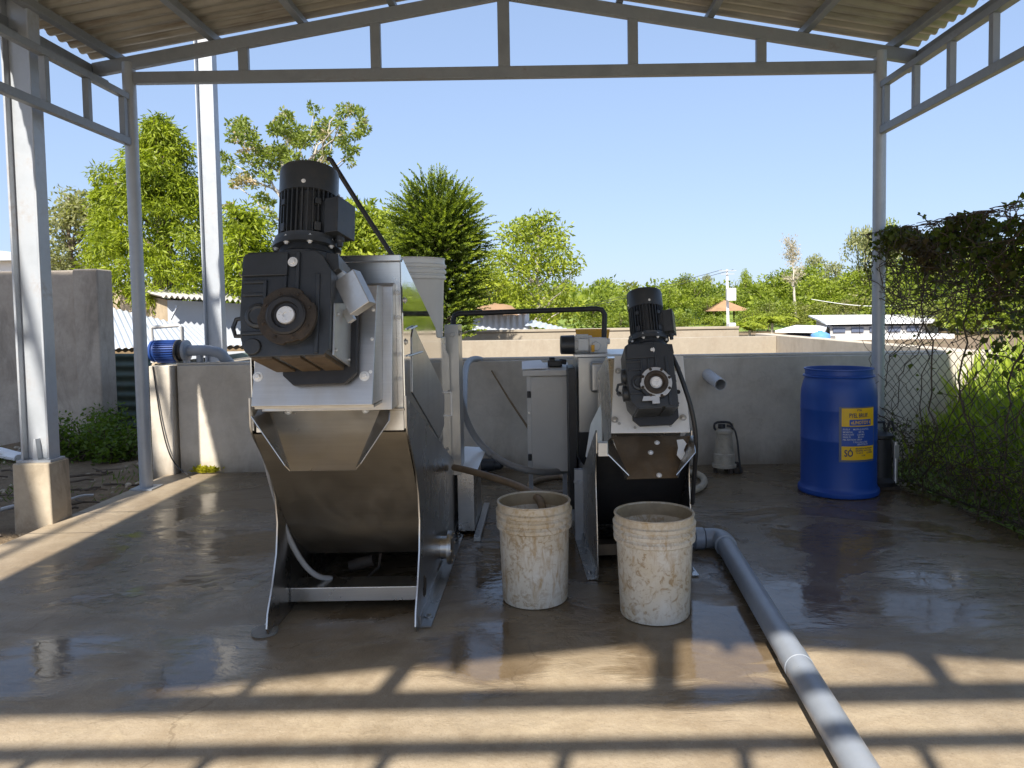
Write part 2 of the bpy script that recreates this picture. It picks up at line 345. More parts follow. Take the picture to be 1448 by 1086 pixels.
    return t.m
PUDDLES = [(.62, 2.98, .45, .55, .35), (-.22, 2.9, .3, .38, .4), (-1.38, 2.8, .32, .42, .6), (-2.0, 2.85, .35, .45, .6), (-1.75, 4.3, .5, .5, .6), (1.75, 3.2, .5, .4, .6),
           (2.0, 3.6, .4, .3, .6), (1.15, 3.3, .35, .5, .5), (-.25, 3.9, .25, .6, .5)]
M['floor'] = floor_mat()
def ground_mat():
    t = NT('yard dirt'); v = t.co(obj=False); a = t.noise(v, .25, 7, .65); b = t.noise(v, 5, 8, .7); f = t.noise(v, 40, 5, .7)
    c = t.mix(t.ramp(b, [(.3, 0.0), (.7, 1.0)]), (.17, .12, .075), (.30, .23, .15))
    c = t.mix(t.math('MULTIPLY', t.ramp(f, [(.52, 0.0), (.7, 1.0)]), .6), c, (.09, .065, .04))
    c = t.mix(t.ramp(a, [(.56, 0.0), (.66, 1.0)]), c, (.075, .10, .025))
    t.set(Base_Color=c, Roughness=.95, Specular_IOR_Level=.2); t.bump(t.math('ADD', b, t.math('MULTIPLY', f, .5)), .8, .05); return t.m
M['dirt'] = ground_mat()
M['bounce_ground'] = concrete('pale bounce ground', (.52, .47, .38), (.62, .57, .47), (.35, .3, .22), .4, .8, drip=False)
def lawn_mat():
    t = NT('lawn soil'); v = t.co(obj=False); b = t.noise(v, 4, 8, .7)
    t.set(Base_Color=t.mix(t.ramp(b, [(.35, 0.0), (.65, 1.0)]), (.12, .18, .025), (.22, .29, .05)), Roughness=.95); t.bump(b, .8, .06); return t.m
M['lawn'] = lawn_mat()
M['leaf_bright'] = foliage('bright green foliage', (.075, .12, .010), (.33, .39, .025))
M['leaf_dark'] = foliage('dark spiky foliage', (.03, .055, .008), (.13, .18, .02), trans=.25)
M['leaf_tip'] = foliage('lighter spiky foliage', (.10, .15, .012), (.30, .36, .035), trans=.3, scale=2)
M['leaf_open'] = foliage('olive foliage with blossom', (.10, .14, .03), (.24, .29, .05), (.50, .40, .29), scale=.9)
M['leaf_light'] = foliage('light yellow green foliage', (.11, .16, .016), (.38, .43, .045))
M['leaf_pale'] = foliage('pale olive foliage', (.18, .20, .08), (.34, .34, .17))
M['leaf_hill'] = foliage('hillside foliage', (.045, .08, .012), (.30, .36, .04), (.20, .20, .07), scale=.22)
M['leaf_dry'] = foliage('dry pale twigs', (.36, .30, .23), (.5, .44, .36))
M['leaf_vine'] = foliage('vine leaves', (.04, .055, .012), (.12, .15, .02), (.10, .07, .035), trans=.4, scale=3)
M['leaf_bush'] = foliage('low bush leaves', (.045, .09, .012), (.12, .18, .02))
M['grass'] = foliage('grass blades', (.19, .27, .03), (.38, .45, .06))
M['weed'] = foliage('yellow weed', (.25, .25, .02), (.4, .38, .03))
M['twig'] = painted('dry vine twig', (.085, .062, .042), .85, 0, .3, (.05, .04, .03), .5, 9, 0)
# ------------------------------------------------------------------ sky and sun
world = bpy.data.worlds.new('World'); S.world = world; world.use_nodes = True
nt = world.node_tree; bg = nt.nodes['Background']
sky = nt.nodes.new('ShaderNodeTexSky'); sky.sky_type = 'NISHITA'; sky.sun_disc = False
SUN_E, SUN_A = 43.0, 11.0      # the sun stands behind the camera and a little to its left
sky.sun_elevation = rad(SUN_E); sky.sun_rotation = rad(180 + SUN_A)
sky.air_density = 1.0; sky.dust_density = 0.8; sky.ozone_density = 1.6
# the clear morning sky is pale and even: compress its range a little and tint it
gm = nt.nodes.new('ShaderNodeGamma'); gm.inputs[1].default_value = 0.40; nt.links.new(sky.outputs[0], gm.inputs[0])
tn = nt.nodes.new('ShaderNodeVectorMath'); tn.operation = 'MULTIPLY'; tn.inputs[1].default_value = (.955, 1.13, 1.47); nt.links.new(gm.outputs[0], tn.inputs[0])
nt.links.new(tn.outputs[0], bg.inputs[0]); bg.inputs[1].default_value = 0.15
sd = bpy.data.lights.new('sun', 'SUN'); sd.energy = 4.1; sd.angle = rad(0.65); sd.color = (1, .93, .82)
so = bpy.data.objects.new('sun', sd); COL.objects.link(so)
ld = Vector((math.sin(rad(SUN_A)) * math.cos(rad(SUN_E)), math.cos(rad(SUN_A)) * math.cos(rad(SUN_E)), -math.sin(rad(SUN_E))))
so.rotation_euler = ld.to_track_quat('-Z', 'Y').to_euler(); so.location = (-3, -8, 9)
S.view_settings.view_transform = 'Standard'; S.view_settings.look = 'None'; S.view_settings.gamma = 1.0
S.view_settings.exposure = 1.22
S.cycles.max_bounces = 8; S.cycles.diffuse_bounces = 6; S.cycles.glossy_bounces = 4; S.cycles.transmission_bounces = 4; S.cycles.transparent_max_bounces = 4

# ------------------------------------------------------------------ ground, slab, slope, hill
def grid(name, xs, ys, zf, mat, kind='structure', ang=60):
    b = MB(); vs = [(x, y, zf(x, y)) for y in ys for x in xs]; n = len(xs)
    b.add(vs, [(j * n + i, j * n + i + 1, (j + 1) * n + i + 1, (j + 1) * n + i) for j in range(len(ys) - 1) for i in range(n - 1)])
    return tag(b.build(name, mat, ang=ang, fix=False), kind=kind)
def sst(a, b, x):
    t = min(1, max(0, (x - a) / (b - a))); return t * t * (3 - 2 * t)
def gz(x, y):
    z = -0.07
    if x < -3.4: z += .035 * math.sin(x * 2.3 + y) * math.sin(y * 1.7) + .03 * math.sin(5 * x + 3 * y)
    d = math.hypot(x, y)
    return z
ax = [-900, -300, -120, -60, -30, -16] + [-12 + .4 * i for i in range(23)] + [-2.9, 2.6, 3.2, 5, 8, 14, 30, 60, 120, 300, 900]
ay = [-900, -300, -100, -40, -15, -6, -2] + [.4 * i for i in range(31)] + [14, 20, 40, 100, 300, 900]
def gz2(x, y):
    inside = -3.3 < x < 3 and -4 < y < 7
    return -.16 if inside else gz(x, y)
grid('ground', ax, ay, gz2, M['dirt'])
fb = MB(); fb.box((-3.33, -3.2, -.2), (2.86, 6.42, 0)); floor = tag(fb.build('floor', M['floor'], bev=.012), kind='structure')

cb_ = MB(); cb_.box((-14, -40, -.2), (12, -3.23, -.02)); tag(cb_.build('bounce_ground', M['bounce_ground']), kind='structure')  # unseen pale ground added behind the camera to bounce light into the shed
def bank(x, y): # grassy slope beyond the fence
    return -.06 + .98 * sst(2.95, 4.05, x) + .03 * math.sin(x * 3 + y * 2)
gx = [2.9 + .1 * i for i in range(30)] + [6.4, 7.2, 8]; gy = [1.5 + .2 * i for i in range(25)]
grid('grass_slope', gx, gy, bank, M['lawn'])

def hill_z(x, y):
    return -.6 + 3.3 * sst(34, 110, y) * (0.62 + .38 * math.sin(x * .035 + 1.1)) + 2.2 * sst(20, 80, x) * sst(30, 100, y) - 2 * sst(120, 330, y)
hx = [-220 + 10 * i for i in range(50)]; hy = [30 + 6 * i for i in range(20)] + [160, 200, 260, 330, 400]
grid('hill', hx, hy, hill_z, M['lawn'])

# ------------------------------------------------------------------ leaves
def leaf_mesh(name, P, D, L, Wd, mat, parent=None, bend=.15):
    n = len(P); P = np.asarray(P, float); D = np.asarray(D, float); D /= np.linalg.norm(D, axis=1, keepdims=True) + 1e-9
    L = (np.ones(n) * L if np.isscalar(L) else L)[:, None]; Wd = (np.ones(n) * Wd if np.isscalar(Wd) else Wd)[:, None]
    r = RNG.normal(size=(n, 3)); sd_ = np.cross(D, r); sd_ /= np.linalg.norm(sd_, axis=1, keepdims=True) + 1e-9
    nr = np.cross(sd_, D)
    A = P; B = P + D * L * .42 + sd_ * Wd * .5 + nr * L * bend * .5; C = P + D * L; E = P + D * L * .42 - sd_ * Wd * .5 + nr * L * bend * .5
    V = np.stack([A, B, C, E], 1).reshape(-1, 3)
    if parent is not None: V = V - np.array(parent['_o'])
    me = bpy.data.meshes.new(name); me.vertices.add(4 * n); me.vertices.foreach_set('co', V.ravel())
    me.loops.add(4 * n); me.polygons.add(n)
    me.loops.foreach_set('vertex_index', np.arange(4 * n, dtype=np.int32)); me.polygons.foreach_set('loop_start', np.arange(0, 4 * n, 4, dtype=np.int32))
    me.update(calc_edges=True); me.validate(); me.materials.append(mat)
    o = bpy.data.objects.new(name, me); COL.objects.link(o); o['_o'] = (0, 0, 0)
    if parent is not None: o.parent = parent; o['_o'] = tuple(parent['_o'])
    return o
def ball(n): 
    v = RNG.normal(size=(n, 3)); v /= np.linalg.norm(v, axis=1, keepdims=True); return v * RNG.random((n, 1)) ** .4
def clumps(cs, per, L, droop=0.0, flat=.8, out=1.0):
    """leaves about clump centres cs = [(centre, radius)]"""
    Ps, Ds = [], []
    for c, r in cs:
        n = max(6, int(per * r * r)); b = ball(n); b[:, 2] *= flat
        Ps.append(np.array(c) + b * r); d = b * out + RNG.normal(size=(n, 3)) * .7; d[:, 2] -= droop; Ds.append(d)
    return np.concatenate(Ps), np.concatenate(Ds)
def limb(b, p, q, r0, r1, wob=.06, k=6, n=7):
    p, q = Vector(p), Vector(q); L = (q - p).length
    pts = [p.lerp(q, i / k) + Vector((random.uniform(-1, 1), random.uniform(-1, 1), random.uniform(-.5, .5))) * wob * L * math.sin(PI * i / k) for i in range(k + 1)]
    b.tube(pts, [r0 + (r1 - r0) * i / k for i in range(k + 1)], n); return pts

# ------------------------------------------------------------------ shed
YB = 5.84; XL = W(205, 640, YB).x; XR = W(1243, 320, YB).x; XC = (XL + XR) / 2; YF = -0.93
shed = thing('open_shed', (XC, YB, 0), 'open sided grey steel shed with corrugated roof over the wet slab', 'shed')
zch = W(713, 103, YB).z                    # bottom chord
zr0 = (W(190, 92, YB).z + W(1240, 72, YB).z) / 2; zap = W(715, -10, YB).z
slope = (zap - zr0) / (XC - XL)
EX = .27
for x in (XL, XR):
    for y in (YB, YF):
        b = MB(); b.cyl((x, y, 0), (x, y, zch + .12), .049, 28); b.box((x - .09, y - .09, 0), (x + .09, y + .09, .012)); b.build('post', M['column'], shed)
# back and front gable trusses
vx = [W(p, 90, YB).x for p in (345, 532, 713, 895, 1076)]
for y in (YB, YF):
    b = MB(); b.box((XL + .045, y - .03, zch - .045), (XR - .045, y + .03, zch + .045)); tr = b.build('gable_truss', M['frame'], shed, bev=.006)
    for s, xe in ((-1, XL), (1, XR)):
        b = MB(); b.bar((xe + s * EX, y, zr0 - slope * EX), (XC + (.012 if s < 0 else -.012) * 0 + s * .004, y, zap), .056, .10); b.build('rafter', M['frame'], tr, bev=.006)
    for i, x in enumerate(vx):
        zt = zr0 + slope * (x - XL if x < XC else XR - x) - .045; hw = .047 if i == 2 else .04
        b = MB(); b.box((x - hw, y - .022, zch + .046), (x + hw, y + .022, zt)); b.build('strut', M['frame'], tr, bev=.005)
# ladder trusses along the sides and the front
def ladder(p, q, z0, z1, ticks):
    p, q = Vector(p), Vector(q)
    b = MB(); b.bar((p.x, p.y, z1), (q.x, q.y, z1), .05, .05); b.bar((p.x, p.y, z0), (q.x, q.y, z0), .05, .06); o = b.build('ladder_truss', M['frame'], shed, bev=.004)
    for t in ticks:
        c = p.lerp(q, t); b = MB(); b.bar((c.x, c.y, z0 + .031), (c.x, c.y, z1 - .026), .044, .044, (0, 1, 0)); b.build('strut', M['frame'], o, bev=.003)
LZ0, LZ1 = 2.76, 3.11
L = YB - YF - .1
for x in (XL, XR): ladder((x, YB - .05, 0), (x, YF + .05, 0), LZ0, LZ1, [.008 + .45 * i / L for i in range(15)])
ladder((XL + .05, YF, 0), (XR - .05, YF, 0), LZ0 - .08, LZ1 - .12, [(x - XL - .05) / (XR - XL - .1) for x in [-2.75 + .55 * i for i in range(10)]])
# purlins and roof sheet
RY0, RY1 = YF - .40, YB + .2
for px in (160, 300, 427, 556, 690, 745, 876, 1004, 1139, 1266):
    x = W(px, 50, YB).x; zz = zr0 + slope * (x - XL if x < XC else XR - x) + .053
    ca = math.atan(slope) * (1 if x < XC else -1)
    b = MB(Matrix.Translation((x, 0, zz)) @ Matrix.Rotation(-ca, 4, 'Y')); b.box((-.026, RY0 + .05, 0), (.026, RY1 - .03, .07)); b.build('purlin', M['frame'], shed, bev=.004)
for s, xe in ((-1, XL), (1, XR)):
    x = xe + s * (EX - .02)
    b = MB(); b.box((x - .03, RY0 + .05, zr0 - slope * EX - .09), (x + .03, RY1 - .1, zr0 - slope * EX - .05)); b.box((x + s * .026, RY0 + .05, zr0 - slope * EX - .05), (x + s * .03, RY1 - .1, zr0 - slope * EX + .04)); b.build('eave_beam', M['frame'], shed)
    b = MB(); ny = int((RY1 - RY0) / .125 * 8); nx = 4; vs = []
    for i in range(nx + 1):
        x = XC + s * (i / nx) * ((XR - XL) / 2 + EX + .1); zz = zap - slope * abs(x - XC) + .16
        for j in range(ny + 1):
            y = RY0 + (RY1 - RY0) * j / ny; w = math.sin(2 * PI * y / .125); w = max(-.75, min(.75, w * 1.3)) / .75
            vs.append((x, y, zz + .013 * w))
    b.add(vs, [(i * (ny + 1) + j, i * (ny + 1) + j + 1, (i + 1) * (ny + 1) + j + 1, (i + 1) * (ny + 1) + j) for i in range(nx) for j in range(ny)])
    b.build('roof_sheet', M['roof'], shed, ang=50, fix=False)
b = MB(); b.prism([(XC - .25, zap - slope * .25 + .19), (XC, zap + .19), (XC + .25, zap - slope * .25 + .19), (XC + .25, zap - slope * .25 + .2), (XC, zap + .205), (XC - .25, zap - slope * .25 + .2)], 'y', RY0, RY1); b.build('ridge_cap', M['roof'], shed)

# ------------------------------------------------------------------ tall outside columns
def column(name, x, y, zb, ped, w, label):
    t = thing(name, (x, y, -.07), label, 'steel column', 'tall columns left of the shed')
    b = MB(); h = w / 2; b.box((x - h, y - h * .6, zb), (x - h + .016, y + h * .6, 6.6)); b.box((x + h - .016, y - h * .6, zb), (x + h, y + h * .6, 6.6)); b.box((x - h + .016, y - .008, zb), (x + h - .016, y + .008, 6.6))
    b.build('shaft', M['column'], t, bev=.004)
    b = MB(); b.box((x - h - .02, y - h * .8, zb - .015), (x + h + .02, y + h * .8, zb)); b.build('base_plate', M['column'], t)
    b = MB(); b.prism([(x - .018, zb), (x + .018, zb), (x + .006, zb + .14), (x - .006, zb + .14)], 'y', y - h * .6, y - .009); b.build('stiffener', M['column'], t)
    if ped:
        b = MB(); b.add([(x + i * (h + .028 + (k == 0) * .008), y + j * (h + .012), (-.12, zb - .015)[k]) for k in (0, 1) for j in (-1, 1) for i in (-1, 1)], [(0, 2, 3, 1), (4, 5, 7, 6), (0, 1, 5, 4), (2, 6, 7, 3), (0, 4, 6, 2), (1, 3, 7, 5)])
        b.build('pedestal', M['conc_ped'], t, bev=.012)
    return t
p = W(58, 648, 4.93); column('steel_column', p.x, 4.93, p.z, True, .19, 'tall pale steel column on a stained concrete pedestal beside the slab')
p = W(306, 505, 8.2); column('steel_column', p.x, 8.2, .1, True, .2, 'tall pale steel column rising behind the blue pump and tank wall')

# unseen high roof on its own posts, added out of view to shade the yard
ns = thing('yard_shade_roof', (-8.5, 1, -.07), 'unseen high roof on posts added to shade the yard, left of the grey steel shed', 'shed')
b = MB(); b.prism([(-13, 6.75), (-4.75, 6.55), (-4.75, 6.60), (-13, 6.80)], 'y', -2.2, 3.45); b.build('roof', M['tin_grey'], ns)
for x in (-12.8, -5.0):
    for y in (-2.0, 3.3): b = MB(); b.box((x - .1, y - .1, -.1), (x + .1, y + .1, 6.54)); b.build('post', M['column'], ns)
for x in (-4.72, -4.50): b = MB(); b.box((x - .03, -3.4, 6.5), (x + .03, 3.4, 6.56)); b.build('stripe_beam', M['column'], ns)  # unseen beams added to cast shadow stripes on the slab's left edge
for i in range(8): b = MB(); b.box((-4.69, -3.35 + .9 * i, 6.5), (-4.53, -3.29 + .9 * i, 6.55)); b.build('strut', M['column'], ns)  # cross pieces of the added stripe beams

# ------------------------------------------------------------------ tank with its front wall at the back of the slab
YW = 6.4; zt = W(765, 509, YW).z
tank = thing('concrete_tank', (0, YW, 0), 'open concrete tank whose grey front wall closes the back of the slab', 'tank')
wl = W(216, 560, YW).x; RX = W(1232, 486, 8.6).x
b = MB(); b.box((wl + .22, YW, -.2), (RX + .25, YW + .16, zt)); b.build('front_wall', M['conc_wall'], tank, bev=.008)
b = MB(); b.box((wl, YW - .05, -.2), (wl + .2, YW + .3, zt + .004)); b.build('pilaster', M['conc_wall'], tank, bev=.008)
b = MB(); b.box((wl + .2, YW + .04, zt + .002), (RX + .25, YW + .155, zt + .022)); b.build('coping', M['conc_wall'], tank, bev=.004)
YR = 12.0; zi = W(850, 479, YR).z
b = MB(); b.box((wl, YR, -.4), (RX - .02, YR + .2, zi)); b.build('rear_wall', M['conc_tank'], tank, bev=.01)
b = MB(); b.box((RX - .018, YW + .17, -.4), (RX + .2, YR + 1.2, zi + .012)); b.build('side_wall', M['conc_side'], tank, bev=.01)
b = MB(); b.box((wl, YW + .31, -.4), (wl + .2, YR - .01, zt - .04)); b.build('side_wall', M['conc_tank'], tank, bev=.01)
YO = 16.5; zo = W(850, 468, YO).z
b = MB(); b.box((-6, YO, -.4), (W(1045, 466, YO).x, YO + .2, zo)); b.box((-6, YO - .03, zo + .002), (W(1045, 466, YO).x, YO + .23, zo + .06))
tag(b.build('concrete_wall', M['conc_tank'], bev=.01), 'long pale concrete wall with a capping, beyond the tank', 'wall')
b = MB(); b.box((RX + .23, YW + .03, -.3), (RX + 3.2, YW + .17, zt - .02)); tag(b.build('garden_wall', M['conc_wall'], bev=.008), 'grey concrete wall seen through the chain link fence', 'wall')

# old wall on the left with its pillar
YL = 8.4; a = W(105, 382, YL); c = W(140, 384, YL)
ow = thing('old_wall', (a.x, YL, 0), 'old mould stained concrete wall with an end pillar left of the yard', 'wall')
b = MB(); b.box((-13, YL, -.3), (a.x, YL + .16, a.z)); b.build('wall_panel', M['conc_old'], ow, bev=.015)
b = MB(); b.box((a.x + .003, YL - .05, -.3), (c.x, YL + .26, a.z + .01)); b.build('pillar', M['conc_old'], ow, bev=.02)
# weeds of dirt at its foot
def corr_sheet(name, A, B, C, D, pitch, amp, mat, parent=None, label=None, cat=None, nv=3, loc=None, group=None):
    """corrugated sheet: A-B far edge, D-C near edge; ribs run from far to near"""
    A, B, C, D = map(Vector, (A, B, C, D)); wdt = ((B - A).length + (C - D).length) / 2; nu = int(wdt / pitch * 6); nrm = (B - A).cross(D - A).normalized()
    b = MB(); vs = []
    for j in range(nv + 1):
        for i in range(nu + 1):
            u = i / nu; v = j / nv; p = A.lerp(B, u).lerp(D.lerp(C, u), v); vs.append(p + nrm * amp * math.sin(2 * PI * u * wdt / pitch))
    n = nu + 1
    b.add(vs, [(j * n + i, j * n + i + 1, (j + 1) * n + i + 1, (j + 1) * n + i) for j in range(nv) for i in range(nu)])
    o = b.build(name, mat, parent, ang=60, fix=False)
    if label: tag(o, label, cat, group)
    return o
# low lean-to with white roof
lt = thing('low_shed', W(240, 560, 9.6), 'low shed with a white corrugated roof and green tin side, left yard', 'shed')
corr_sheet('roof', W(128, 428, 13), W(322, 474, 13), W(356, 488, 9.6), W(152, 493, 9.6), .10, .012, M['tin_white'], lt)
corr_sheet('tin_side', W(140, 500, 9.5), W(140, 625, 9.5), W(215, 625, 9.5), W(215, 500, 9.5), .13, .018, M['tin_green'], lt)
b = MB(); p, q = W(152, 497, 9.68), W(350, 492, 9.68); b.bar(p, q, .06, .08); b.build('eave_beam', M['wood'], lt)
b = MB(); q = W(352, 500, 9.9); b.box((W(218, 500, 9.9).x, 9.9, -.2), (q.x, 12.9, q.z - .12)); b.build('wall', M['tin_green'], lt)
# beige plaster shed behind
ps = thing('plaster_shed', W(237, 480, 14), 'shed with beige plaster wall, white tin front and thin corrugated roof, behind the low shed', 'shed')
A, B, C = W(135, 404, 18.5), W(236, 424, 14.0), W(352, 430, 14.6)
b = MB(); b.plate([(A.x, A.y, -.3), (B.x, B.y, -.3), (B.x, B.y, B.z), (A.x, A.y, A.z)], -.12); b.build('plaster_wall', M['render'], ps)
b = MB(); b.plate([(B.x + .004, B.y + .002, -.3), (C.x, C.y, -.3), (C.x, C.y, C.z), (B.x + .004, B.y + .002, B.z)], -.05); b.build('tin_wall', M['tin_white'], ps)
b = MB(); b.plate([(C.x, C.y, -.3), (C.x + .2, 19, -.3), (C.x + .2, 19, C.z), (C.x, C.y, C.z)], -.05); b.build('tin_wall', M['tin_white'], ps)
corr_sheet('roof', W(128, 394, 19), W(372, 411, 19.3), W(358, 427, 14.1), W(229, 419, 13.6), .18, .03, M['tin_grey'], ps)
b = MB(); p, q = W(246, 448, 13.9), W(250, 428, 13.9); b.bar(W(241, 452, 13.9), W(251, 432, 13.9), .05, .03); b.build('brace', M['tin_white'], ps)
# white building at far left
p = W(66, 351, 30); q = W(-60, 345, 30)
fw = thing('far_house', (q.x, 30, -.1), 'white walled house far left above the old wall', 'house')
b = MB(); b.box((q.x - 3, 30, -.2), (p.x - .4, 36, p.z - .5)); b.build('wall', M['white'], fw)
b = MB(); b.prism([(q.x - 3.5, p.z - .5), (p.x, p.z - .5), (p.x - .2, p.z - .3), (q.x - 3, p.z + .55)], 'y', 29.5, 36.5); b.build('roof', M['tin_white'], fw)

# sheds beyond the tank, middle
ms = thing('tin_shed', W(708, 470, 19.5), 'white corrugated tin shed with a brown ragged roof beyond the tank', 'shed')
corr_sheet('front_wall', W(668, 441, 19.5), W(747, 443, 19.5), W(747, 480, 19.5), W(668, 480, 19.5), .16, .02, M['tin_white'], ms)
b = MB(); l_, r_ = W(668, 441, 19.6), W(747, 443, 19.6); b.box((l_.x, 19.6, -.2), (r_.x, 21.5, l_.z - .03)); b.build('wall', M['tin_white'], ms)
b = MB(); l_, r_, t1, t2 = W(664, 441, 19.5), W(750, 442, 19.5), W(676, 433, 20), W(712, 435, 20)
n = 14
top = [l_.lerp(r_, i / n) for i in range(n + 1)]; rid = [Vector((p_.x, 21.2, l_.z + .25 * math.sin(PI * min(1, (i + 2) / n)) + random.uniform(-.03, .03))) for i, p_ in enumerate(top)]
b.add([p_ + Vector((0, -.4, random.uniform(-.08, .0))) for p_ in top] + rid, [(i, i + 1, n + 2 + i, n + 1 + i) for i in range(n)]); b.build('roof', M['thatch'], ms, fix=False)
hs = thing('long_roof', W(770, 468, 23), 'narrow white sloping roof beside the white tin shed', 'roof')
corr_sheet('roof', W(752, 452, 20.5), W(800, 464, 20.5), W(806, 470, 18.6), W(742, 460, 18.6), .16, .015, M['tin_white'], hs)
b = MB(); p, q = W(745, 461, 18.7), W(803, 470, 18.7); b.box((p.x, 18.8, -.3), (q.x, 20.3, q.z - .12)); b.build('wall', M['white'], hs)

# white roofed buildings at right
def house(name, corners, label, wall_mat, roof_mat_, wall_top, win=()):
    """corners: back-left, back-right, front-right, front-left of the roof"""
    c = [W(*k) for k in corners]; o = thing(name, (c[3].x, c[3].y, -.2), label, 'building')
    b = MB(); b.plate(c, -.09); b.build('roof', roof_mat_, o)
    fl, fr = c[3], c[2]; bl, br = c[0], c[1]; i = .35
    zt_ = wall_top
    b = MB(); b.add([(fl.x + i, fl.y + i, -.6), (fr.x - i, fr.y + i, -.6), (br.x - i, br.y - i, -.6), (bl.x + i, bl.y - i, -.6), (fl.x + i, fl.y + i, fl.z - .12), (fr.x - i, fr.y + i, fr.z - .12), (br.x - i, br.y - i, br.z - .12), (bl.x + i, bl.y - i, bl.z - .12)],
             [(3, 2, 1, 0), (4, 5, 6, 7), (0, 1, 5, 4), (1, 2, 6, 5), (2, 3, 7, 6), (3, 0, 4, 7)]); b.build('wall', wall_mat, o)
    return o, c
h1, c = house('white_building', [(1143, 448, 44), (1330, 446, 44), (1318, 457, 37), (1168, 459, 37)], 'pale building with a white slab roof and open windows beyond the right tank wall', painted('greyed wall', (.42, .42, .43), .8, 0, .1), M['white'], 0)
for k in range(5):
    x0 = W(1178 + 26 * k, 465, 37.3).x; b = MB(); z0 = W(1190, 470, 37.3).z; z1 = W(1190, 463, 37.3).z
    b.box((x0, 37.28, z0), (x0 + .62, 37.36, z1)); b.build('window', M['label_edge'], h1)
b = MB(); p, q = W(1168, 474, 36), W(1330, 474, 36); b.box((p.x, 34.8, -.6), (q.x, 36.2, p.z)); b.build('low_wall', M['white'], h1)
h2, c = house('canopy', [(1125, 462, 39), (1170, 463, 39), (1166, 471, 33), (1096, 470, 33)], 'low white canopy roof left of the pale slab roofed building', M['label_edge'], M['white'], 0)
b = MB(); ctr = W(1160, 476, 32.6)
b.lathe([(.0, 0), (.40, 0), (.44, .2), (.41, .38), (.22, .48), (.1, .5), (.1, .55), (0, .55)], (ctr.x, 32.6, ctr.z - .28), n=24); tag(b.build('water_tank', painted('light blue plastic', (.12, .3, .62), .4)), 'light blue water tank under the white canopy roof', 'water tank')
# thatched pavilion on the far side
pv = thing('pavilion', W(1033, 445, 60), 'brown pyramid roofed pavilion by the utility pole', 'pavilion')
c = W(1035, 424, 60); e1, e2 = W(1004, 440, 58), W(1062, 438, 58); hw = (e2.x - e1.x) / 2; mx = (e1.x + e2.x) / 2
b = MB(); b.add([(mx - hw, 58, e1.z), (mx + hw, 58, e1.z), (mx + hw, 62, e1.z), (mx - hw, 62, e1.z), (mx, 60, c.z)], [(0, 1, 4), (1, 2, 4), (2, 3, 4), (3, 0, 4), (3, 2, 1, 0)]); b.build('roof', M['thatch'], pv)
for sx in (-1, 1):
    for y in (58.4, 61.6): b = MB(); b.cyl((mx + sx * (hw - .4), y, 0), (mx + sx * (hw - .4), y, e1.z), .08, 8); b.build('post', M['wood'], pv)
# utility pole
up = thing('utility_pole', W(1029, 470, 38), 'white utility pole with crossarms and a transformer box', 'utility pole')
p, q = W(1030, 470, 38), W(1028, 381, 38); b = MB(); b.cyl((p.x, 38, -.5), (q.x, 38, q.z), .085, 12, .055); b.build('pole', M['white'], up)
for dz, l in ((.05, .9), (.22, .7)): b = MB(); b.box((q.x - l / 2, 37.87, q.z - dz - .05), (q.x + l / 2, 37.9, q.z - dz)); b.build('crossarm', M['column'], up)
z = W(1030, 416, 38).z; b = MB(); b.box((q.x - .1, 37.5, z - .35), (q.x + .35, 37.88, z + .3)); b.build('transformer', M['white'], up, bev=.04)
z = W(1030, 466, 38).z; b = MB(); b.box((q.x - .05, 37.4, z - .6), (q.x + .3, 37.88, z + .35)); b.build('meter_box', M['white'], up, bev=.03)
b = MB()
for dx in (-.3, .3):
    P0 = Vector((q.x + dx, 37.88, q.z - .02)); P1 = Vector((q.x - 30 + dx, 52, q.z - 1)); b.tube([P0.lerp(P1, i / 16) - Vector((0, 0, 2.2 * math.sin(PI * i / 16))) for i in range(17)], .012, 5)
b.build('cable', M['black'], up)
b = MB(); p, q = W(1147, 423, 45), W(1330, 424, 43); b.tube([p.lerp(q, i / 12) - Vector((0, 0, .4 * math.sin(PI * i / 12))) for i in range(13)], .014, 5); tag(b.build('overhead_cable', M['white']), 'pale cable hanging across the far slope trees', 'cable')

# ------------------------------------------------------------------ chain link fence with vines
fa = Vector((XR + .02, YB + .02, 0)); g = G(1448, 752); fd = Vector((g.x - fa.x, g.y - fa.y, 0)); flen = fd.length * 1.45; fd.normalize(); fn = Vector((fd.y, -fd.x, 0)) * -1
FZ = 1.86
fence = thing('chain_link_fence', tuple(fa), 'rusty chain link fence along the right edge of the slab', 'fence')
b = MB(); pit = .052; hh = .041
nw = int(flen / pit); nk = int(FZ / hh)
for i in range(nw):
    for sgn in (0, 1):
        pts = []
    pts = []
    for k in range(nk + 1):
        off = (pit * .5) * (1 if (k + i) % 2 else -1)
        t_ = i * pit + pit * .5 + off + random.gauss(0, .0015)
        bul = .02 * math.sin(t_ * 3.1) * math.sin(k * hh * 2.2)
        pts.append(fa + fd * t_ + Vector((0, 0, .03 + k * hh)) + fn * (bul + (.003 if k % 2 else -.003)))
    b.tube(pts, .0031, 3, caps=False)
b.build('wire_mesh', M['mesh_wire'], fence, ang=0)
for z in (.03, FZ):
    b = MB(); b.tube([fa + fd * (flen * i / 14) + Vector((0, 0, z + (.02 * math.sin(i * 1.3) if z > 1 else .01))) for i in range(15)], .009 if z > 1 else .007, 6); b.build('rail_wire', M['mesh_wire'], fence)
p_ = fa + fd * (flen - .02); b = MB(); b.cyl(p_, p_ + Vector((0, 0, 2.0)), .03, 12); b.build('fence_post', M['column'], fence)
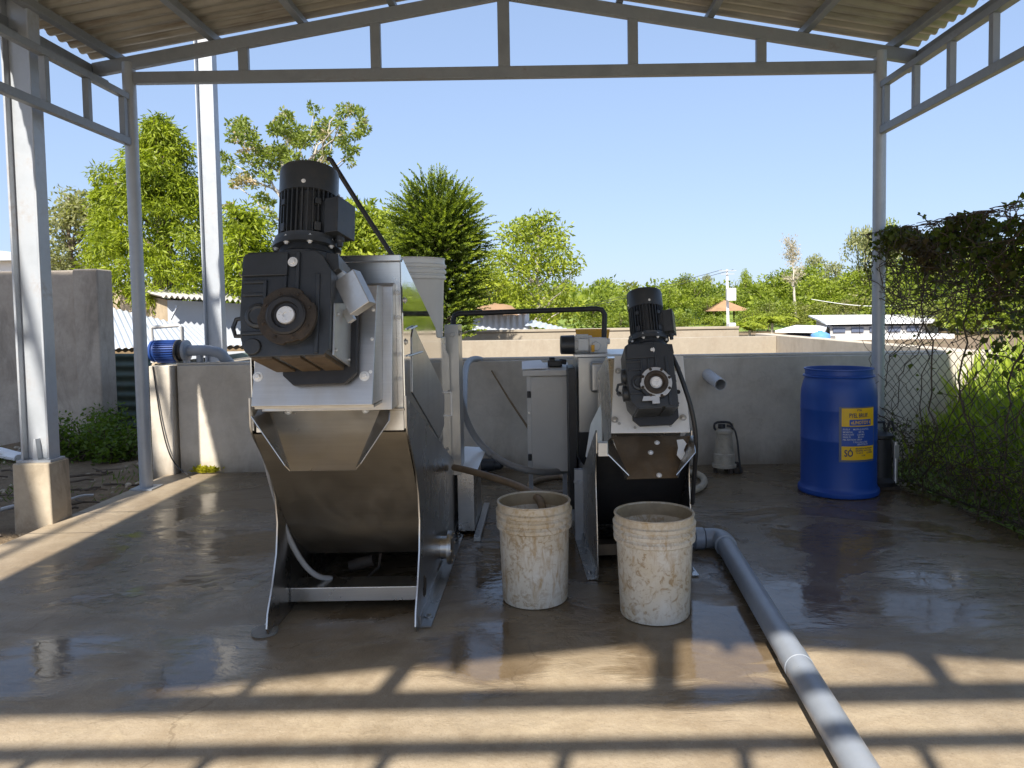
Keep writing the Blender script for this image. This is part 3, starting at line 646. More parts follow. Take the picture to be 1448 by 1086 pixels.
# vine
vine = thing('climbing_vine', tuple(fa), 'tangled climbing vine with drying leaves over the chain link fence', 'vine')
def fp(t, z, o=0): return fa + fd * t + Vector((0, 0, z)) + fn * o
b = MB()
for i in range(300):
    t0 = random.uniform(-.08, flen); z0 = random.uniform(0, .5) if i % 5 == 0 else random.uniform(1.25, FZ); ang_ = random.uniform(0, PI) if i % 2 else random.uniform(-.5, PI + .5)
    pts = []; x, z, o = t0, z0, random.uniform(-.05, .05)
    for k in range(random.randint(8, 20)):
        pts.append(fp(x, max(.01, z), o)); ang_ += random.gauss(0, .3); x += math.cos(ang_) * .06; z += math.sin(ang_) * .06 * (1 if i % 2 else .6); o = max(-.12, min(.12, o + random.gauss(0, .025)))
        z = min(z, FZ + .1); x = max(-.1, x)
    b.tube(pts, random.uniform(.0018, .0042), 5)
for i in range(520):   # dead twigs matted along the foot of the fence
    x = random.uniform(-.05, flen); z = .02 + abs(random.gauss(0, .24)); a_ = random.uniform(0, 2 * PI); ln = random.uniform(.06, .26); o = random.gauss(0, .05); e_ = random.gauss(0, .05)
    b.tube([fp(x, z, o), fp(x + ln * .5 * math.cos(a_) + random.gauss(0, .015), max(.01, z + ln * .4 * math.sin(a_)), o + e_ * .5), fp(x + ln * math.cos(a_), max(.01, z + ln * .7 * math.sin(a_)), o + e_)], random.uniform(.0016, .0034), 4)
for i in range(7):   # main stems climbing
    x = random.uniform(.0, flen); pts = []
    for k in range(16): pts.append(fp(x, .01 + 1.85 * k / 15, random.uniform(-.04, .04))); x += random.gauss(0, .05)
    b.tube(pts, random.uniform(.003, .006), 6)
free = []
for (px, py, dep) in (((1322, 330), (1313, 312), 4.9),):
    pass
for path in ([(1345, 338), (1335, 330), (1322, 328), (1314, 318), (1306, 306), (1297, 303)], [(1432, 312), (1420, 300), (1424, 290), (1440, 285), (1455, 278)], [(1425, 318), (1440, 308), (1452, 300)], [(1375, 330), (1372, 322), (1378, 318)], [(1250, 352), (1238, 350), (1229, 362), (1224, 380)], [(1246, 356), (1234, 368), (1231, 386)], [(1250, 362), (1262, 348), (1258, 335)]):
    yy = 5.75 if path[0][0] < 1300 else 4.75; q = [W(x, y, yy) for x, y in path]; free.append(q); b.tube(q, .0035, 5, smooth=2)
b.build('stem', M['twig'], vine, ang=0)
P, D, Ls = [], [], []
for i in range(7200):
    t_ = random.random() ** .85 * (flen + .1) - .06; u = t_ / flen
    mid = max(.0, min(1, (u - .05) / .55))
    r_ = random.random()
    if r_ < .74:   # hanging mantle at the top, deeper to the front
        dep = .12 + .78 * mid ** 1.2 * (.65 + .35 * math.sin(t_ * 9) * math.sin(t_ * 4 + 1)); z = FZ + .08 + .06 * math.sin(t_ * 8) - abs(random.gauss(0, .55)) * dep
    elif r_ < .97: z = random.random() ** 1.6 * .55
    else: z = random.uniform(.3, FZ); 
    if r_ >= .97 and math.sin(t_ * 7 + z * 5) < .2: continue
    if z < .02: continue
    o = random.gauss(0, .055) + (.05 if z > 1.3 else 0) * random.random()
    P.append(fp(t_, z, o)); d = Vector((random.gauss(0, .6), random.gauss(0, .6), -random.random() * 1.2)); D.append(d); Ls.append(random.uniform(.022, .062) if z > .6 else random.uniform(.018, .04))
for q in free:
    for k in range(16):
        j = random.randint(0, len(q) - 2); p_ = q[j].lerp(q[j + 1], random.random()); P.append(p_); D.append(Vector((random.gauss(0, 1), random.gauss(0, 1), random.gauss(0, 1)))); Ls.append(random.uniform(.025, .055))
Ls = np.array(Ls); leaf_mesh('leaves', P, D, Ls, Ls * .8, M['leaf_vine'], vine, .25)
# grass on the slope
P, D, Ls = [], [], []
for i in range(15000):
    x = 3.12 + 3.4 * random.random() ** 1.15; y = random.uniform(2.2, 6.3)
    P.append((x, y, bank(x, y) - .01)); D.append((random.gauss(0, .45), random.gauss(0, .45), 1)); Ls.append(random.uniform(.05, .24) if random.random() < .8 else .32)
Ls = np.array(Ls); tag(leaf_mesh('grass', P, D, Ls, Ls * .09, M['grass'], None, .2), 'bright lawn grass on the slope behind the fence', 'grass', kind='stuff')
# ------------------------------------------------------------------ gear motor
def gear_motor(root, org, tilt, lean, s, yaw=0, big=True):
    T = Matrix.Translation(org) @ Matrix.Rotation(rad(yaw), 4, 'Z') @ Matrix.Rotation(rad(lean), 4, 'Y') @ Matrix.Rotation(rad(-tilt), 4, 'X') @ Matrix.Scale(s, 4)
    N = lambda: MB(T)
    x0, x1 = (-.178, .128) if big else (-.150, .118)
    b = N()
    b.prism([(x0 + .012, -.085), (x0 + .04, -.125), (x1 - .02, -.125), (x1, -.105), (x1, .17), (x1 - .03, .225), (x1 - .06, .245), (x0 + .02, .245), (x0, .23), (x0, .02)], 'y', .0, .25)
    b.prism([(x0 + .004, .155), (x0 + .16, .155), (x0 + .16, .235), (x0 + .012, .235)], 'y', -.014, .002)          # raised cap
    for zz in (.13, .085, -.05): b.box((x0 + .01, -.010, zz), (x0 + .085, .002, zz + .012))
    b.box((x0 + .078, -.010, .0), (x0 + .09, .002, .142)); b.box((.01, -.012, .09), (.022, .002, .24)); b.box((-.03, -.010, .09), (-.02, .002, .155)); b.box((x1 - .05, -.008, -.12), (x1 - .036, .002, .16))
    b.lathe([(.045, 0), (.043, .014), (.03, .018), (.028, .012), (.0, .012)], (x0 + .065, .001, .015), (0, -1, 0), 24)
    b.lathe([(.03, 0), (.028, .012), (0, .012)], (x0 + .05, .001, .185 if not big else -.09), (0, -1, 0), 18)
    for zz in (-.02, .08): b.cyl((x0 - .02, .10, zz), (x0 + .01, .10, zz), .045, 20)
    b.prism([(x1 - .035, .16), (x1 + .015, .19), (x1 + .01, .245), (x1 - .05, .25)], 'y', .04, .2)
    g = b.build('gearbox', M['iron'], root, bev=.006 * s)
    b = N()
    for xx in (x0 + .045, -.040, .045): b.prism([(xx, -.133), (xx + .070, -.133), (xx + .070, -.10), (xx + .004, -.10)], 'y', .004, .235)
    b.build('mounting_foot', M['rustpad'] if big else M['iron'], g, bev=.003)
    b = N(); b.prism([(-.11, -.145), (-.07, -.183), (.115, -.183), (.158, -.145), (.158, .2), (-.11, .2)], 'y', .235, .262); b.build('backing_plate', M['black'], g, bev=.003)
    b = N(); b.lathe([(.088, 0), (.085, .035)], (0, 0, 0), (0, -1, 0), 40); b.build('flange_neck', M['iron'], g)
    fr = .098 if big else .088
    prof = []
    for k in range(72):
        a = 2 * PI * k / 72; nt_ = 1 - .075 * (1 if (k // 6) % 4 == 1 else 0)
        if not big and 200 < math.degrees(a) < 262: nt_ = .80
        prof.append((math.cos(a) * fr * nt_, math.sin(a) * fr * nt_))
    b = N(); b.prism(prof, 'y', -.054, -.036); o = b.build('output_flange', M['rust'] if big else M['zinc'], g, bev=.002)
    if not big:
        b = N(); b.prism([(-.075, -.075), (.01, -.075), (.01, -.118), (-.03, -.118), (-.03, -.1), (-.085, -.1)], 'y', -.052, -.038); b.build('flange_lug', M['zinc'], g)
    b = N(); b.lathe([(.066, 0), (.066, .014), (.06, .018), (.046, .018), (.042, .006), (.034, .006), (.034, 0)], (0, -.05, 0), (0, -1, 0), 36); b.build('seal_ring', M['black'] if big else M['rust'], g)
    b = N(); b.lathe([(.030, 0), (.030, .014), (.028, .017), (.009, .017), (.008, .010), (0, .010)], (0, -.05, 0), (0, -1, 0), 32)
    for k in range(3): a = .6 + k * 2.1; b.bolt((.019 * math.cos(a), -.067, .019 * math.sin(a)), (0, -1, 0), .003, .002)
    b.build('shaft_hub', M['hub'], g)
    b = N()
    for k in range(8):
        a = 2 * PI * (k + .4) / 8; b.bolt((.079 * math.cos(a), -.054, .079 * math.sin(a)), (0, -1, 0), .005, .004)
    b.build('bolt', M['rust'], g)
    b = N(); b.bolt((.0, -.012 if not big else -.014, .20), (0, -1, 0), .010, .006); b.build('oil_plug', M['hub'], g)
    # right-hand cover plate of the gear case
    b = N(); b.plate([(x1 + .002, .03, -.12), (x1 + .002, .235, -.12), (x1 + .002, .235, .12), (x1 + .002, .03, .06)], .006)
    for yy, zz in ((.05, -.1), (.21, -.1), (.21, .08), (.06, .03)): b.bolt((x1 + .009, yy, zz), (1, 0, 0), .005, .004)
    b.build('side_cover', M['zinc'] if big else M['iron'], g)
    # lifting eye
    b = N(); b.tube([(x0 - .012, .08, -.03), (x0 - .045, .08, -.03), (x0 - .055, .08, .0), (x0 - .045, .08, .03), (x0 - .012, .08, .035)], .008, 8); b.build('lifting_eye', M['iron'], g)
    # motor along +z
    mx, my = .005, .115
    b = N(); b.lathe([(.118, .232), (.118, .25), (.10, .262), (.095, .285), (.119, .286), (.119, .304), (.112, .306)], (mx, my, 0), (0, 0, 1), 48); mf = b.build('motor_flange', M['iron'], g)
    b = N()
    for k in range(8):
        a = 2 * PI * (k + .5) / 8; b.bolt((mx + .107 * math.cos(a), my + .107 * math.sin(a), .304), (0, 0, 1), .006, .006)
        b.bolt((mx + .107 * math.cos(a), my + .107 * math.sin(a), .286), (0, 0, -1), .006, .006)
    b.build('bolt', M['hub'], g)
    b = N(); b.lathe([(.112, .306), (.113, .322), (.086, .328), (.084, .49)], (mx, my, 0), (0, 0, 1), 40)
    nf = 34
    for k in range(nf):
        a = 2 * PI * k / nf; c, s_ = math.cos(a), math.sin(a); R = Matrix(((c, -s_, 0), (s_, c, 0), (0, 0, 1)))
        b.obox((mx + c * .091, my + s_ * .091, .408), (.022, .0042, .165), R)
    for a in (-.95, -2.2): 
        c, s_ = math.cos(a), math.sin(a); R = Matrix(((c, -s_, 0), (s_, c, 0), (0, 0, 1)))
        b.obox((mx + c * .098, my + s_ * .098, .345), (.02, .022, .03), R); b.obox((mx + c * .098, my + s_ * .098, .44), (.02, .02, .02), R)
    b.build('motor_body', M['iron'], g)
    b = N(); b.lathe([(.094, .486), (.104, .488), (.1045, .58), (.100, .592), (.088, .597), (.06, .600), (0, .601)], (mx, my, 0), (0, 0, 1), 48)
    fc = b.build('fan_cover', M['iron'], g)
    b = N()
    for a in (-1.45, -2.9, .3): b.bolt((mx + .104 * math.cos(a), my + .104 * math.sin(a), .51), (math.cos(a), math.sin(a), 0), .0045, .004)
    b.build('screw', M['hub'], g)
    ja = -.30; c, s_ = math.cos(ja), math.sin(ja); R = Matrix(((c, -s_, 0), (s_, c, 0), (0, 0, 1)))
    b = N(); b.obox((mx + c * .096, my + s_ * .096, .385), (.03, .09, .12), R); b.obox((mx + c * .128, my + s_ * .128, .385), (.05, .108, .13), R); b.obox((mx + c * .156, my + s_ * .156, .385), (.008, .113, .135), R)
    b.lathe([(.016, 0), (.016, .02), (.011, .022), (.011, .04)], T.inverted() @ (T @ Vector((mx + c * .135, my + s_ * .135, .322))), (0, 0, -1), 12)
    tb = b.build('terminal_box', M['iron'], g, bev=.004)
    b = N(); b.lathe([(.012, 0), (.012, .012), (.007, .013)], (mx + c * .135, my + s_ * .135 - .01, .452), (0, 0, 1), 10); b.build('cable_gland', M['hub'], g)
    return g, T

# ------------------------------------------------------------------ large separator
A0, A1 = -1.180, -.55
big = thing('screw_press', ((A0 + A1) / 2, 3.9, 0), 'larger stainless steel screw press with a black gear motor and a white bucket on top', 'separator machine')
prof = [(3.07, .004), (3.035, .012), (3.02, .04), (3.035, .10), (3.10, .20), (3.16, .32), (3.185, .45), (3.17, .57), (3.12, .68), (3.03, .79), (2.965, .855), (2.94, .885), (2.925, .92), (2.925, 1.035), (4.62, .40), (4.80, .38), (4.80, .03), (4.78, .004)]
for x in (A0, A1):
    b = MB(); b.prism(prof, 'x', x - .004, x + .004); sp = b.build('side_plate', M['steel_side'], big, bev=.0015, seg=1)
    s = 1 if x == A1 else -1
    b = MB(); b.box((x + s * .0045, 3.10, .004), (x + s * .055, 4.85, .010)); b.box((x + s * .0045, 3.10, .0105), (x + s * .011, 4.85, .055))
    b.bolt((x + s * .03, 3.2, .011), (0, 0, 1), .011, .01); b.bolt((x + s * .03, 4.4, .011), (0, 0, 1), .011, .01); b.build('base_rail', M['steel_side'], sp)
# rust bloom near the foot
b = MB(); b.prism([(3.26 + .045 * math.cos(k * .5) * (1 + .25 * math.sin(k * 2.1)), .125 + .05 * math.sin(k * .5) * (1 + .2 * math.cos(k * 1.7))) for k in range(13)], 'x', A1 + .0043, A1 + .0050); b.build('worn_patch', M['rust'], big, ang=0)
# upper hopper body
bx0, bx1 = A0 + .012, A1 - .012
b = MB(); b.prism([(2.952, .888), (2.952, 1.575), (3.0, 1.59), (3.04, 1.575), (3.06, 1.232), (4.30, 1.232), (4.30, .30), (3.85, .25), (3.5, .45), (3.25, .78), (3.0, .93)], 'x', bx0, bx1); body = b.build('hopper', M['steel'], big, bev=.003)
side = [(2.94, .90), (2.94, 1.572), (2.965, 1.585), (3.06, 1.55), (4.38, 1.11), (4.40, .50), (4.30, .40)]
for x in (bx0 - .006, bx1 + .006):
    b = MB(); b.prism(side, 'x', x - .0025, x + .0025); sp = b.build('side_panel', M['steel_mirror'] if x > -.8 else M['steel'], big)
    if x > -.8:
        e = x + .003
        d = [(3.11, 1.265), (3.16, 1.315), (3.24, 1.28), (3.98, .98), (4.10, .90), (4.06, .74), (3.86, .70), (3.09, 1.03)]
        b = MB(); b.prism(d, 'x', e, e + .004); dr = b.build('access_door', M['steel_front'], big, bev=.0015, seg=1)
        b = MB(); b.tube([(e + .004, 4.02, .93), (e + .05, 4.02, .93), (e + .05, 4.03, .80), (e + .004, 4.03, .80)], .006, 8); b.build('handle', M['zinc_white'], dr)
        b = MB(); b.cyl((e + .006, 3.0, 1.19), (e + .008, 3.34, 1.19), .004, 8); b.cyl((e + .008, 3.04, 1.30), (e + .008, 3.2, 1.31), .005, 8); b.build('latch_rod', M['zinc'], dr)
        b = MB()
        for yy, zz in ((2.98, 1.42), (2.98, 1.25), (2.98, 1.0), (4.2, .58), (4.33, .9)): b.bolt((e, yy, zz), (1, 0, 0), .008, .006)
        b.build('bolt', M['zinc'], sp)
# two stacked front covers behind the gear motor
b = MB(); b.prism([(2.83, .99), (2.90, 1.475), (2.949, 1.49), (2.949, .99)], 'x', -1.095, -.585); fc0 = b.build('frame_cover', M['steel_front'], big, bev=.003)
b = MB(); b.prism([(2.66, 1.03), (2.80, 1.475), (2.898, 1.475), (2.835, 1.03)], 'x', -1.068, -.622); fc1 = b.build('front_cover', M['steel_front'], big, bev=.004)
nv = Vector((0, -.445, .14)).normalized()
b = MB()
for px, py in ((364, 533), (515, 532)):
    q = W(px, py, 2.69); t_ = (q.z - 1.03) / .445; b.bolt((q.x, 2.66 + .14 * t_, q.z), nv, .011, .007)
for z in (1.15, 1.27, 1.38): b.bolt((-.634, 2.66 + .14 * (z - 1.03) / .445, z), nv, .004, .003)
b.build('bolt', M['zinc_white'], fc1)
b = MB()
for z in (1.1, 1.2, 1.35, 1.45): b.bolt((-.576, 2.949, z), (0, -1, 0), .006, .004)
b.build('bolt', M['zinc'], body)
b = MB(); b.box((bx0 - .004, 2.925, 1.576), (bx1 + .004, 2.948, 1.60)); b.build('rim', M['steel'], big, bev=.002)
b = MB(); b.box((-.65, 2.93, .972), (bx1 + .004, 2.949, .982)); b.build('seam_strip', M['steel_dirty'], big)
# discharge chute under the cover
b = MB(); b.plate([(-1.10, 2.935, .99), (-.645, 2.935, .99), (-.71, 2.735, .775), (-.962, 2.735, .775)], .004); ch = b.build('chute', M['steel'], big)
b = MB(); b.plate([(-1.10, 2.935, .992), (-.957, 2.735, .777), (-.970, 2.72, .80), (-1.115, 2.78, .98), (-1.125, 2.93, 1.01)], .004); b.plate([(-.645, 2.935, .992), (-.708, 2.735, .777), (-.685, 2.72, .80), (-.59, 2.80, .95), (-.61, 2.93, 1.01)], .004); b.build('chute_wing', M['steel_side'], ch)
b = MB(); nb = Vector((0, -.7, .63)).normalized()
for x in (-1.02, -.71): b.bolt((x, 2.92, .978), nb, .009, .006)
b.build('bolt', M['zinc_white'], ch)
b = MB(); b.box((-1.066, 2.69, 1.018), (-.624, 2.93, 1.028)); b.build('cover_floor', M['steel_dirty'], big)
b = MB(); b.plate([(-1.105, 2.76, 1.02), (-1.13, 2.93, 1.03), (-1.13, 2.93, .90), (-1.12, 2.84, .93)], .004); b.build('cheek_plate', M['steel'], big)
# curved belly between the plates
bel = [(2.945, .885), (2.975, .845), (3.04, .765), (3.12, .66), (3.20, .54), (3.28, .43), (3.37, .335), (3.48, .255), (3.60, .175), (3.75, .13), (4.3, .12)]
b = MB(); k = len(bel); vs = [(x, y, z) for x in (A0 + .0045, A1 - .0045) for y, z in bel]; b.add(vs, [(i, i + 1, k + i + 1, k + i) for i in range(k - 1)]); b.build('belly_sheet', M['steel_dirty'], big, ang=60)
b = MB(); b.box((A0 + .0045, 4.5, .004), (A1 - .0045, 4.52, .42)); b.build('rear_panel', M['steel_brown'], big)
b = MB(); b.box((A0 + .0045, 3.30, .045), (A1 - .0045, 3.44, .112)); b.build('cross_beam', M['steel'], big, bev=.004)
# drain hose inside the left plate
b = MB(); b.tube([W(374, 640, 3.06), W(380, 668, 3.15), W(390, 705, 3.24), W(404, 752, 3.3), W(426, 795, 3.33), W(448, 816, 3.36), W(468, 818, 3.42)], .0125, 10, smooth=2); b.build('drain_hose', M['hose'], big)
b = MB(); b.cyl((-.98, 3.62, .10), (-.86, 3.62, .13), .03, 14); b.tube([(-.9, 3.6, .04), (-.83, 3.6, .10), (-.82, 3.6, .17)], .008, 8); b.build('drain_fitting', M['rust'], big)
# flanged port on the right plate
c = W(628, 774, 3.82); b = MB(); b.lathe([(.06, 0), (.06, .035), (.088, .036), (.088, .05), (.086, .052), (.086, .058), (.078, .060), (.06, .062), (0, .062)], (A1 + .004, 3.82, c.z), (1, 0, 0), 36)
for q in range(6): b.bolt((A1 + .062, 3.82 + .07 * math.cos(q * 1.05), c.z + .07 * math.sin(q * 1.05)), (1, 0, 0), .008, .006)
b.build('drain_flange', M['steel'], big)
# rear upright box and low rear guard
b = MB(); b.box((-.535 - .05, 4.42, .38), (-.535 + .035, 4.62, 1.30)); b.bolt((-.535 + .036, 4.47, 1.25), (1, 0, 0), .012, .01); b.bolt((-.535 + .0, 4.419, 1.24), (0, -1, 0), .016, .01); b.build('rear_upright', M['steel_plain'], big, bev=.005)
b = MB(); b.prism([(4.45, .02), (4.45, .40), (4.95, .40), (4.95, .02)], 'x', -.535 + .005, -.535 + .11); gd = b.build('rear_guard', M['steel_side'], big, bev=.004)
b = MB(); b.plate([(-.535 + .0, 4.42, .405), (-.535 + .13, 4.42, .395), (-.535 + .15, 4.98, .44), (-.535 + .0, 4.98, .45)], .006); b.build('guard_lid', M['zinc_white'], gd)
b = MB(); b.box((-.535 + .115, 4.3, .004), (-.535 + .155, 5.1, .03)); b.build('guard_rail', M['steel_side'], gd)
# foot pad
b = MB(); b.lathe([(.055, 0), (.055, .012), (.03, .02), (0, .02)], (A0 - .03, 3.08, .001), n=24); b.build('foot_pad', M['rubber_foot'], big)
o = W(413, 452, 2.46)
g, T = gear_motor(big, o, 15, -1.2, 1.0)
# sheet metal junction cover right of the gear case
R = Matrix.Rotation(rad(-28), 3, 'Y') @ Matrix.Rotation(rad(-14), 3, 'X') @ Matrix.Rotation(rad(-12), 3, 'Z')
c = W(502, 414, 2.56); b = MB(); b.obox(c, (.088, .05, .135), R); b.build('junction_cover', M['zinc'], big, bev=.003)
c2 = W(478, 396, 2.60); b = MB(); b.obox(c2, (.05, .03, .075), Matrix.Rotation(rad(38), 3, 'Y')); c3 = W(494, 446, 2.60); b.obox(c3, (.028, .02, .05), R); b.build('junction_bracket', M['zinc'], big, bev=.002)

# ------------------------------------------------------------------ small separator
QT = Matrix.Translation((.268, 3.60, 0)) @ Matrix.Rotation(rad(2.4), 4, 'Z')
sm = thing('screw_press', (.5, 4.2, 0), 'smaller stainless steel screw press with a black gear motor, behind the right bucket', 'separator machine')
UW = .475
prof = [(.02, .004), (-.005, .02), (-.01, .06), (.0, .30), (.03, .46), (.035, .54), (.02, .61), (-.015, .66), (-.02, .765), (.0, .775), (.58, .48), (.66, .46), (1.45, .42), (1.45, .004)]
for u in (0, UW):
    b = MB(QT); b.prism(prof, 'x', u - .0035, u + .0035); sp = b.build('side_plate', M['steel_side'], sm, bev=.0015, seg=1)
    s = -1 if u == 0 else 1
    b = MB(QT); b.box((min(u + s * .004, u + s * .05), .04, .004), (max(u + s * .004, u + s * .05), 1.5, .010)); b.box((min(u + s * .004, u + s * .010), .04, .0105), (max(u + s * .004, u + s * .010), 1.5, .05))
    for v in (.12, .7): b.bolt((u + s * .03, v, .011), (0, 0, 1), .009, .008)
    b.build('base_rail', M['steel_side'], sp)
def inv(p): return QT.inverted() @ p
tl, tr_, bl, br = W(869, 503, 3.70), W(966, 503, 3.70), W(864, 612, 3.45), W(976, 611, 3.45)
b = MB(); b.plate([tl, bl, br, tr_], -.008); fp_ = b.build('front_plate', M['zinc_white'], sm, bev=.002)
nf_ = (br - bl).cross(tl - bl).normalized(); nf_ = -nf_ if nf_.y > 0 else nf_
def onp(u, v): return tl.lerp(tr_, u).lerp(bl.lerp(br, u), v) + nf_ * .0085
b = MB()
for u, v in ((.06, .22), (.90, .19), (.04, .85), (.92, .83)): b.bolt(onp(u, v), nf_, .010, .008)
for u, v in ((.1, .9), (.3, .95), (.75, .93)): b.bolt(onp(u, v), nf_, .004, .003)
b.build('bolt', M['zinc'], fp_)
b = MB()
for u, v in ((.08, .52), (.88, .50)): b.lathe([(.012, 0), (.012, .0015), (0, .0015)], onp(u, v), nf_, 14)
b.build('hole', M['black'], fp_)
# body behind the plate
def sw(px, py, Y): return W(px, py, Y)
b = MB(); lo = [bl + Vector((.0, .012, 0)), tl + Vector((0, .012, 0))]
b.prism([(3.62, .70), (3.52, .84), (3.71, 1.125), (3.78, 1.13), (4.4, 1.0), (4.4, .5), (3.8, .5)], 'x', bl.x + .012, br.x - .02); b.build('press_body', M['steel'], sm, bev=.003)
p, q = W(817, 505, 4.62), W(900, 520, 4.62)
b = MB(); b.box((p.x, 4.62, .12), (q.x + .1, 5.25, p.z)); tb = b.build('feed_tank', M['steel_plain'], sm, bev=.006)
b = MB(); b.box((p.x - .02, 4.60, p.z + .002), (q.x + .12, 5.28, p.z + .016)); b.build('tank_lid', M['zinc'], tb)
p, q = W(834, 512, 4.55), W(862, 554, 4.55); b = MB(); b.box((p.x, 4.50, q.z), (q.x, 4.618, p.z)); b.cyl((q.x - .0, 4.53, q.z + .05), (q.x + .08, 4.53, q.z + .05), .045, 16); b.build('inlet_box', M['steel_plain'], sm, bev=.02, seg=3)
b = MB(); b.plate([W(828, 645, 4.15), W(835, 600, 4.25), W(850, 570, 4.2), W(852, 660, 3.9), W(838, 660, 4.0)], .004); b.build('cut_sheet', M['zinc_white'], sm)
# black upright strip in the gap left of the feed tank
p = W(808, 545, 4.6); b = MB(); b.box((p.x - .02, 4.55, .12), (p.x + .025, 4.9, W(808, 520, 4.6).z)); b.build('black_strip', M['black'], sm, bev=.004)
p = W(817, 668, 4.3); b = MB(); b.box((p.x - .02, 4.28, .004), (p.x + .03, 4.34, W(817, 664, 4.3).z)); b.bolt((p.x - .01, 4.279, .36), (0, -1, 0), .01, .01); b.bolt((p.x + .02, 4.279, .36), (0, -1, 0), .01, .01); b.build('leg', M['column'], sm, bev=.004)
# mouth with brown chute
yt, yb = 3.50, 3.33
t0, t1, b1, b0 = W(866, 618, yt), W(976, 617, yt), W(958, 676, yb), W(886, 678, yb)
b = MB(); b.plate([t0, t1, b1, b0], -.004); ch = b.build('chute', M['steel_brown'], sm)
b = MB(); b.plate([t0 + Vector((-.004, 0, 0)), b0 + Vector((-.004, 0, 0)), W(890, 672, 3.26), W(860, 642, 3.30), W(860, 622, 3.48)], .004); b.plate([t1 + Vector((.004, 0, 0)), b1 + Vector((.004, 0, 0)), W(957, 672, 3.26), W(984, 640, 3.30), W(981, 616, 3.48)], .004); b.build('chute_wing', M['steel_side'], ch)
b = MB()
for px, py in ((929, 626), (920, 640), (932, 672)): 
    f_ = (py - 618) / 59; q = W(px, py, yt + (yb - yt) * f_ - .006); b.bolt(q, (0, -.6, .8), .008, .007)
b.build('bolt', M['hub'], ch)
b = MB(); b.plate([W(957, 622, 3.44), W(966, 621, 3.44), W(971, 627, 3.43), W(967, 636, 3.40), W(969, 643, 3.37), W(963, 650, 3.35), W(957, 643, 3.37), W(959, 633, 3.40)], .003); b.build('bare_patch', M['zinc_white'], ch)
b = MB(); p, q = W(846, 627, 3.6), W(864, 645, 3.6); b.box((p.x, 3.6, q.z), (q.x + .04, 3.66, p.z)); b.build('ledge', M['zinc_white'], sm)
bel = [(-.0, .66), (.05, .60), (.14, .46), (.24, .32), (.36, .22), (.5, .16), (1.2, .15)]
b = MB(QT); k = len(bel); b.add([(u, v, z) for u in (.004, UW - .004) for v, z in bel], [(i, i + 1, k + i + 1, k + i) for i in range(k - 1)]); b.build('belly_sheet', M['black'], sm, ang=60)
b = MB(QT); b.box((.004, 1.0, .004), (UW - .004, 1.02, .6)); b.build('rear_panel', M['black'], sm)
b = MB(QT); b.box((.004, .30, .04), (UW - .004, .40, .10)); b.build('cross_beam', M['steel_brown'], sm)
o = W(926, 544, 3.27); gear_motor(sm, o, 20, -2.0, .81, big=False)
# motor cable down the right edge
b = MB(); b.tube([W(940, 487, 3.5), W(952, 505, 3.44), W(966, 540, 3.40), W(980, 585, 3.38), W(985, 625, 3.4), W(982, 670, 3.5), W(979, 712, 3.6)], .011, 10, smooth=2); b.build('cable', M['black'], sm)
# agitator drive on the feed tank
zt_ = W(817, 505, 4.62).z + .017; Yd = 4.8
xa, xb, xc, xd = (W(px, 490, Yd).x for px in (792, 813, 833, 861)); zc = W(820, 489, Yd).z; zc = max(zc, zt_ + .055)
b = MB(); b.lathe([(.05, 0), (.062, .006), (.064, xb - xa - .004)], (xa, Yd, zc), (1, 0, 0), 28); md = b.build('agitator_drive', M['iron'], sm)
b = MB(); b.lathe([(.058, 0), (.058, xc - xb)], (xb - .004, Yd, zc), (1, 0, 0), 24)
for k in range(16):
    a = 2 * PI * k / 16; R = Matrix(((1, 0, 0), (0, math.cos(a), -math.sin(a)), (0, math.sin(a), math.cos(a)))); b.obox(((xb + xc) / 2, Yd + .06 * math.cos(a), zc + .06 * math.sin(a)), (xc - xb - .01, .016, .004), R)
b.box((xb + .02, Yd - .08, zc - .035), (xc - .01, Yd - .05, zc + .04)); b.build('motor_body', M['cabinet'], md)
b = MB(); b.box((xc, Yd - .05, zt_), (xd - .015, Yd + .05, zc + .045)); b.cyl((xc - .005, Yd, zc), (xc + .02, Yd, zc), .06, 20); b.cyl((xd - .03, Yd - .02, zc + .02), (xd + .005, Yd - .02, zc + .02), .02, 12); b.cyl((xc + .04, Yd - .05, zc - .01), (xc + .04, Yd - .075, zc - .01), .03, 16); b.build('gear_case', M['cabinet'], md, bev=.006)
b = MB(); b.box((xc + .01, Yd - .082, zc - .045), (xc + .03, Yd - .052, zc + .0)); b.build('warning_tag', M['yellow'], md)
p, q = W(815, 466, 5.1), W(861, 482, 5.1)
b = MB(); b.prism([(p.x + .0, p.z), (q.x, p.z - .0), (q.x - .02, q.z - .05), (p.x + .02, q.z - .05)], 'y', 5.02, 5.028)
b.prism([(p.x + .0, p.z), (q.x, p.z), (q.x - .02, q.z - .05), (p.x + .02, q.z - .05)], 'y', 5.25, 5.258); b.box((p.x + .02, 5.029, q.z - .055), (q.x - .02, 5.249, q.z - .049)); b.build('yellow_tray', M['yellow'], sm)

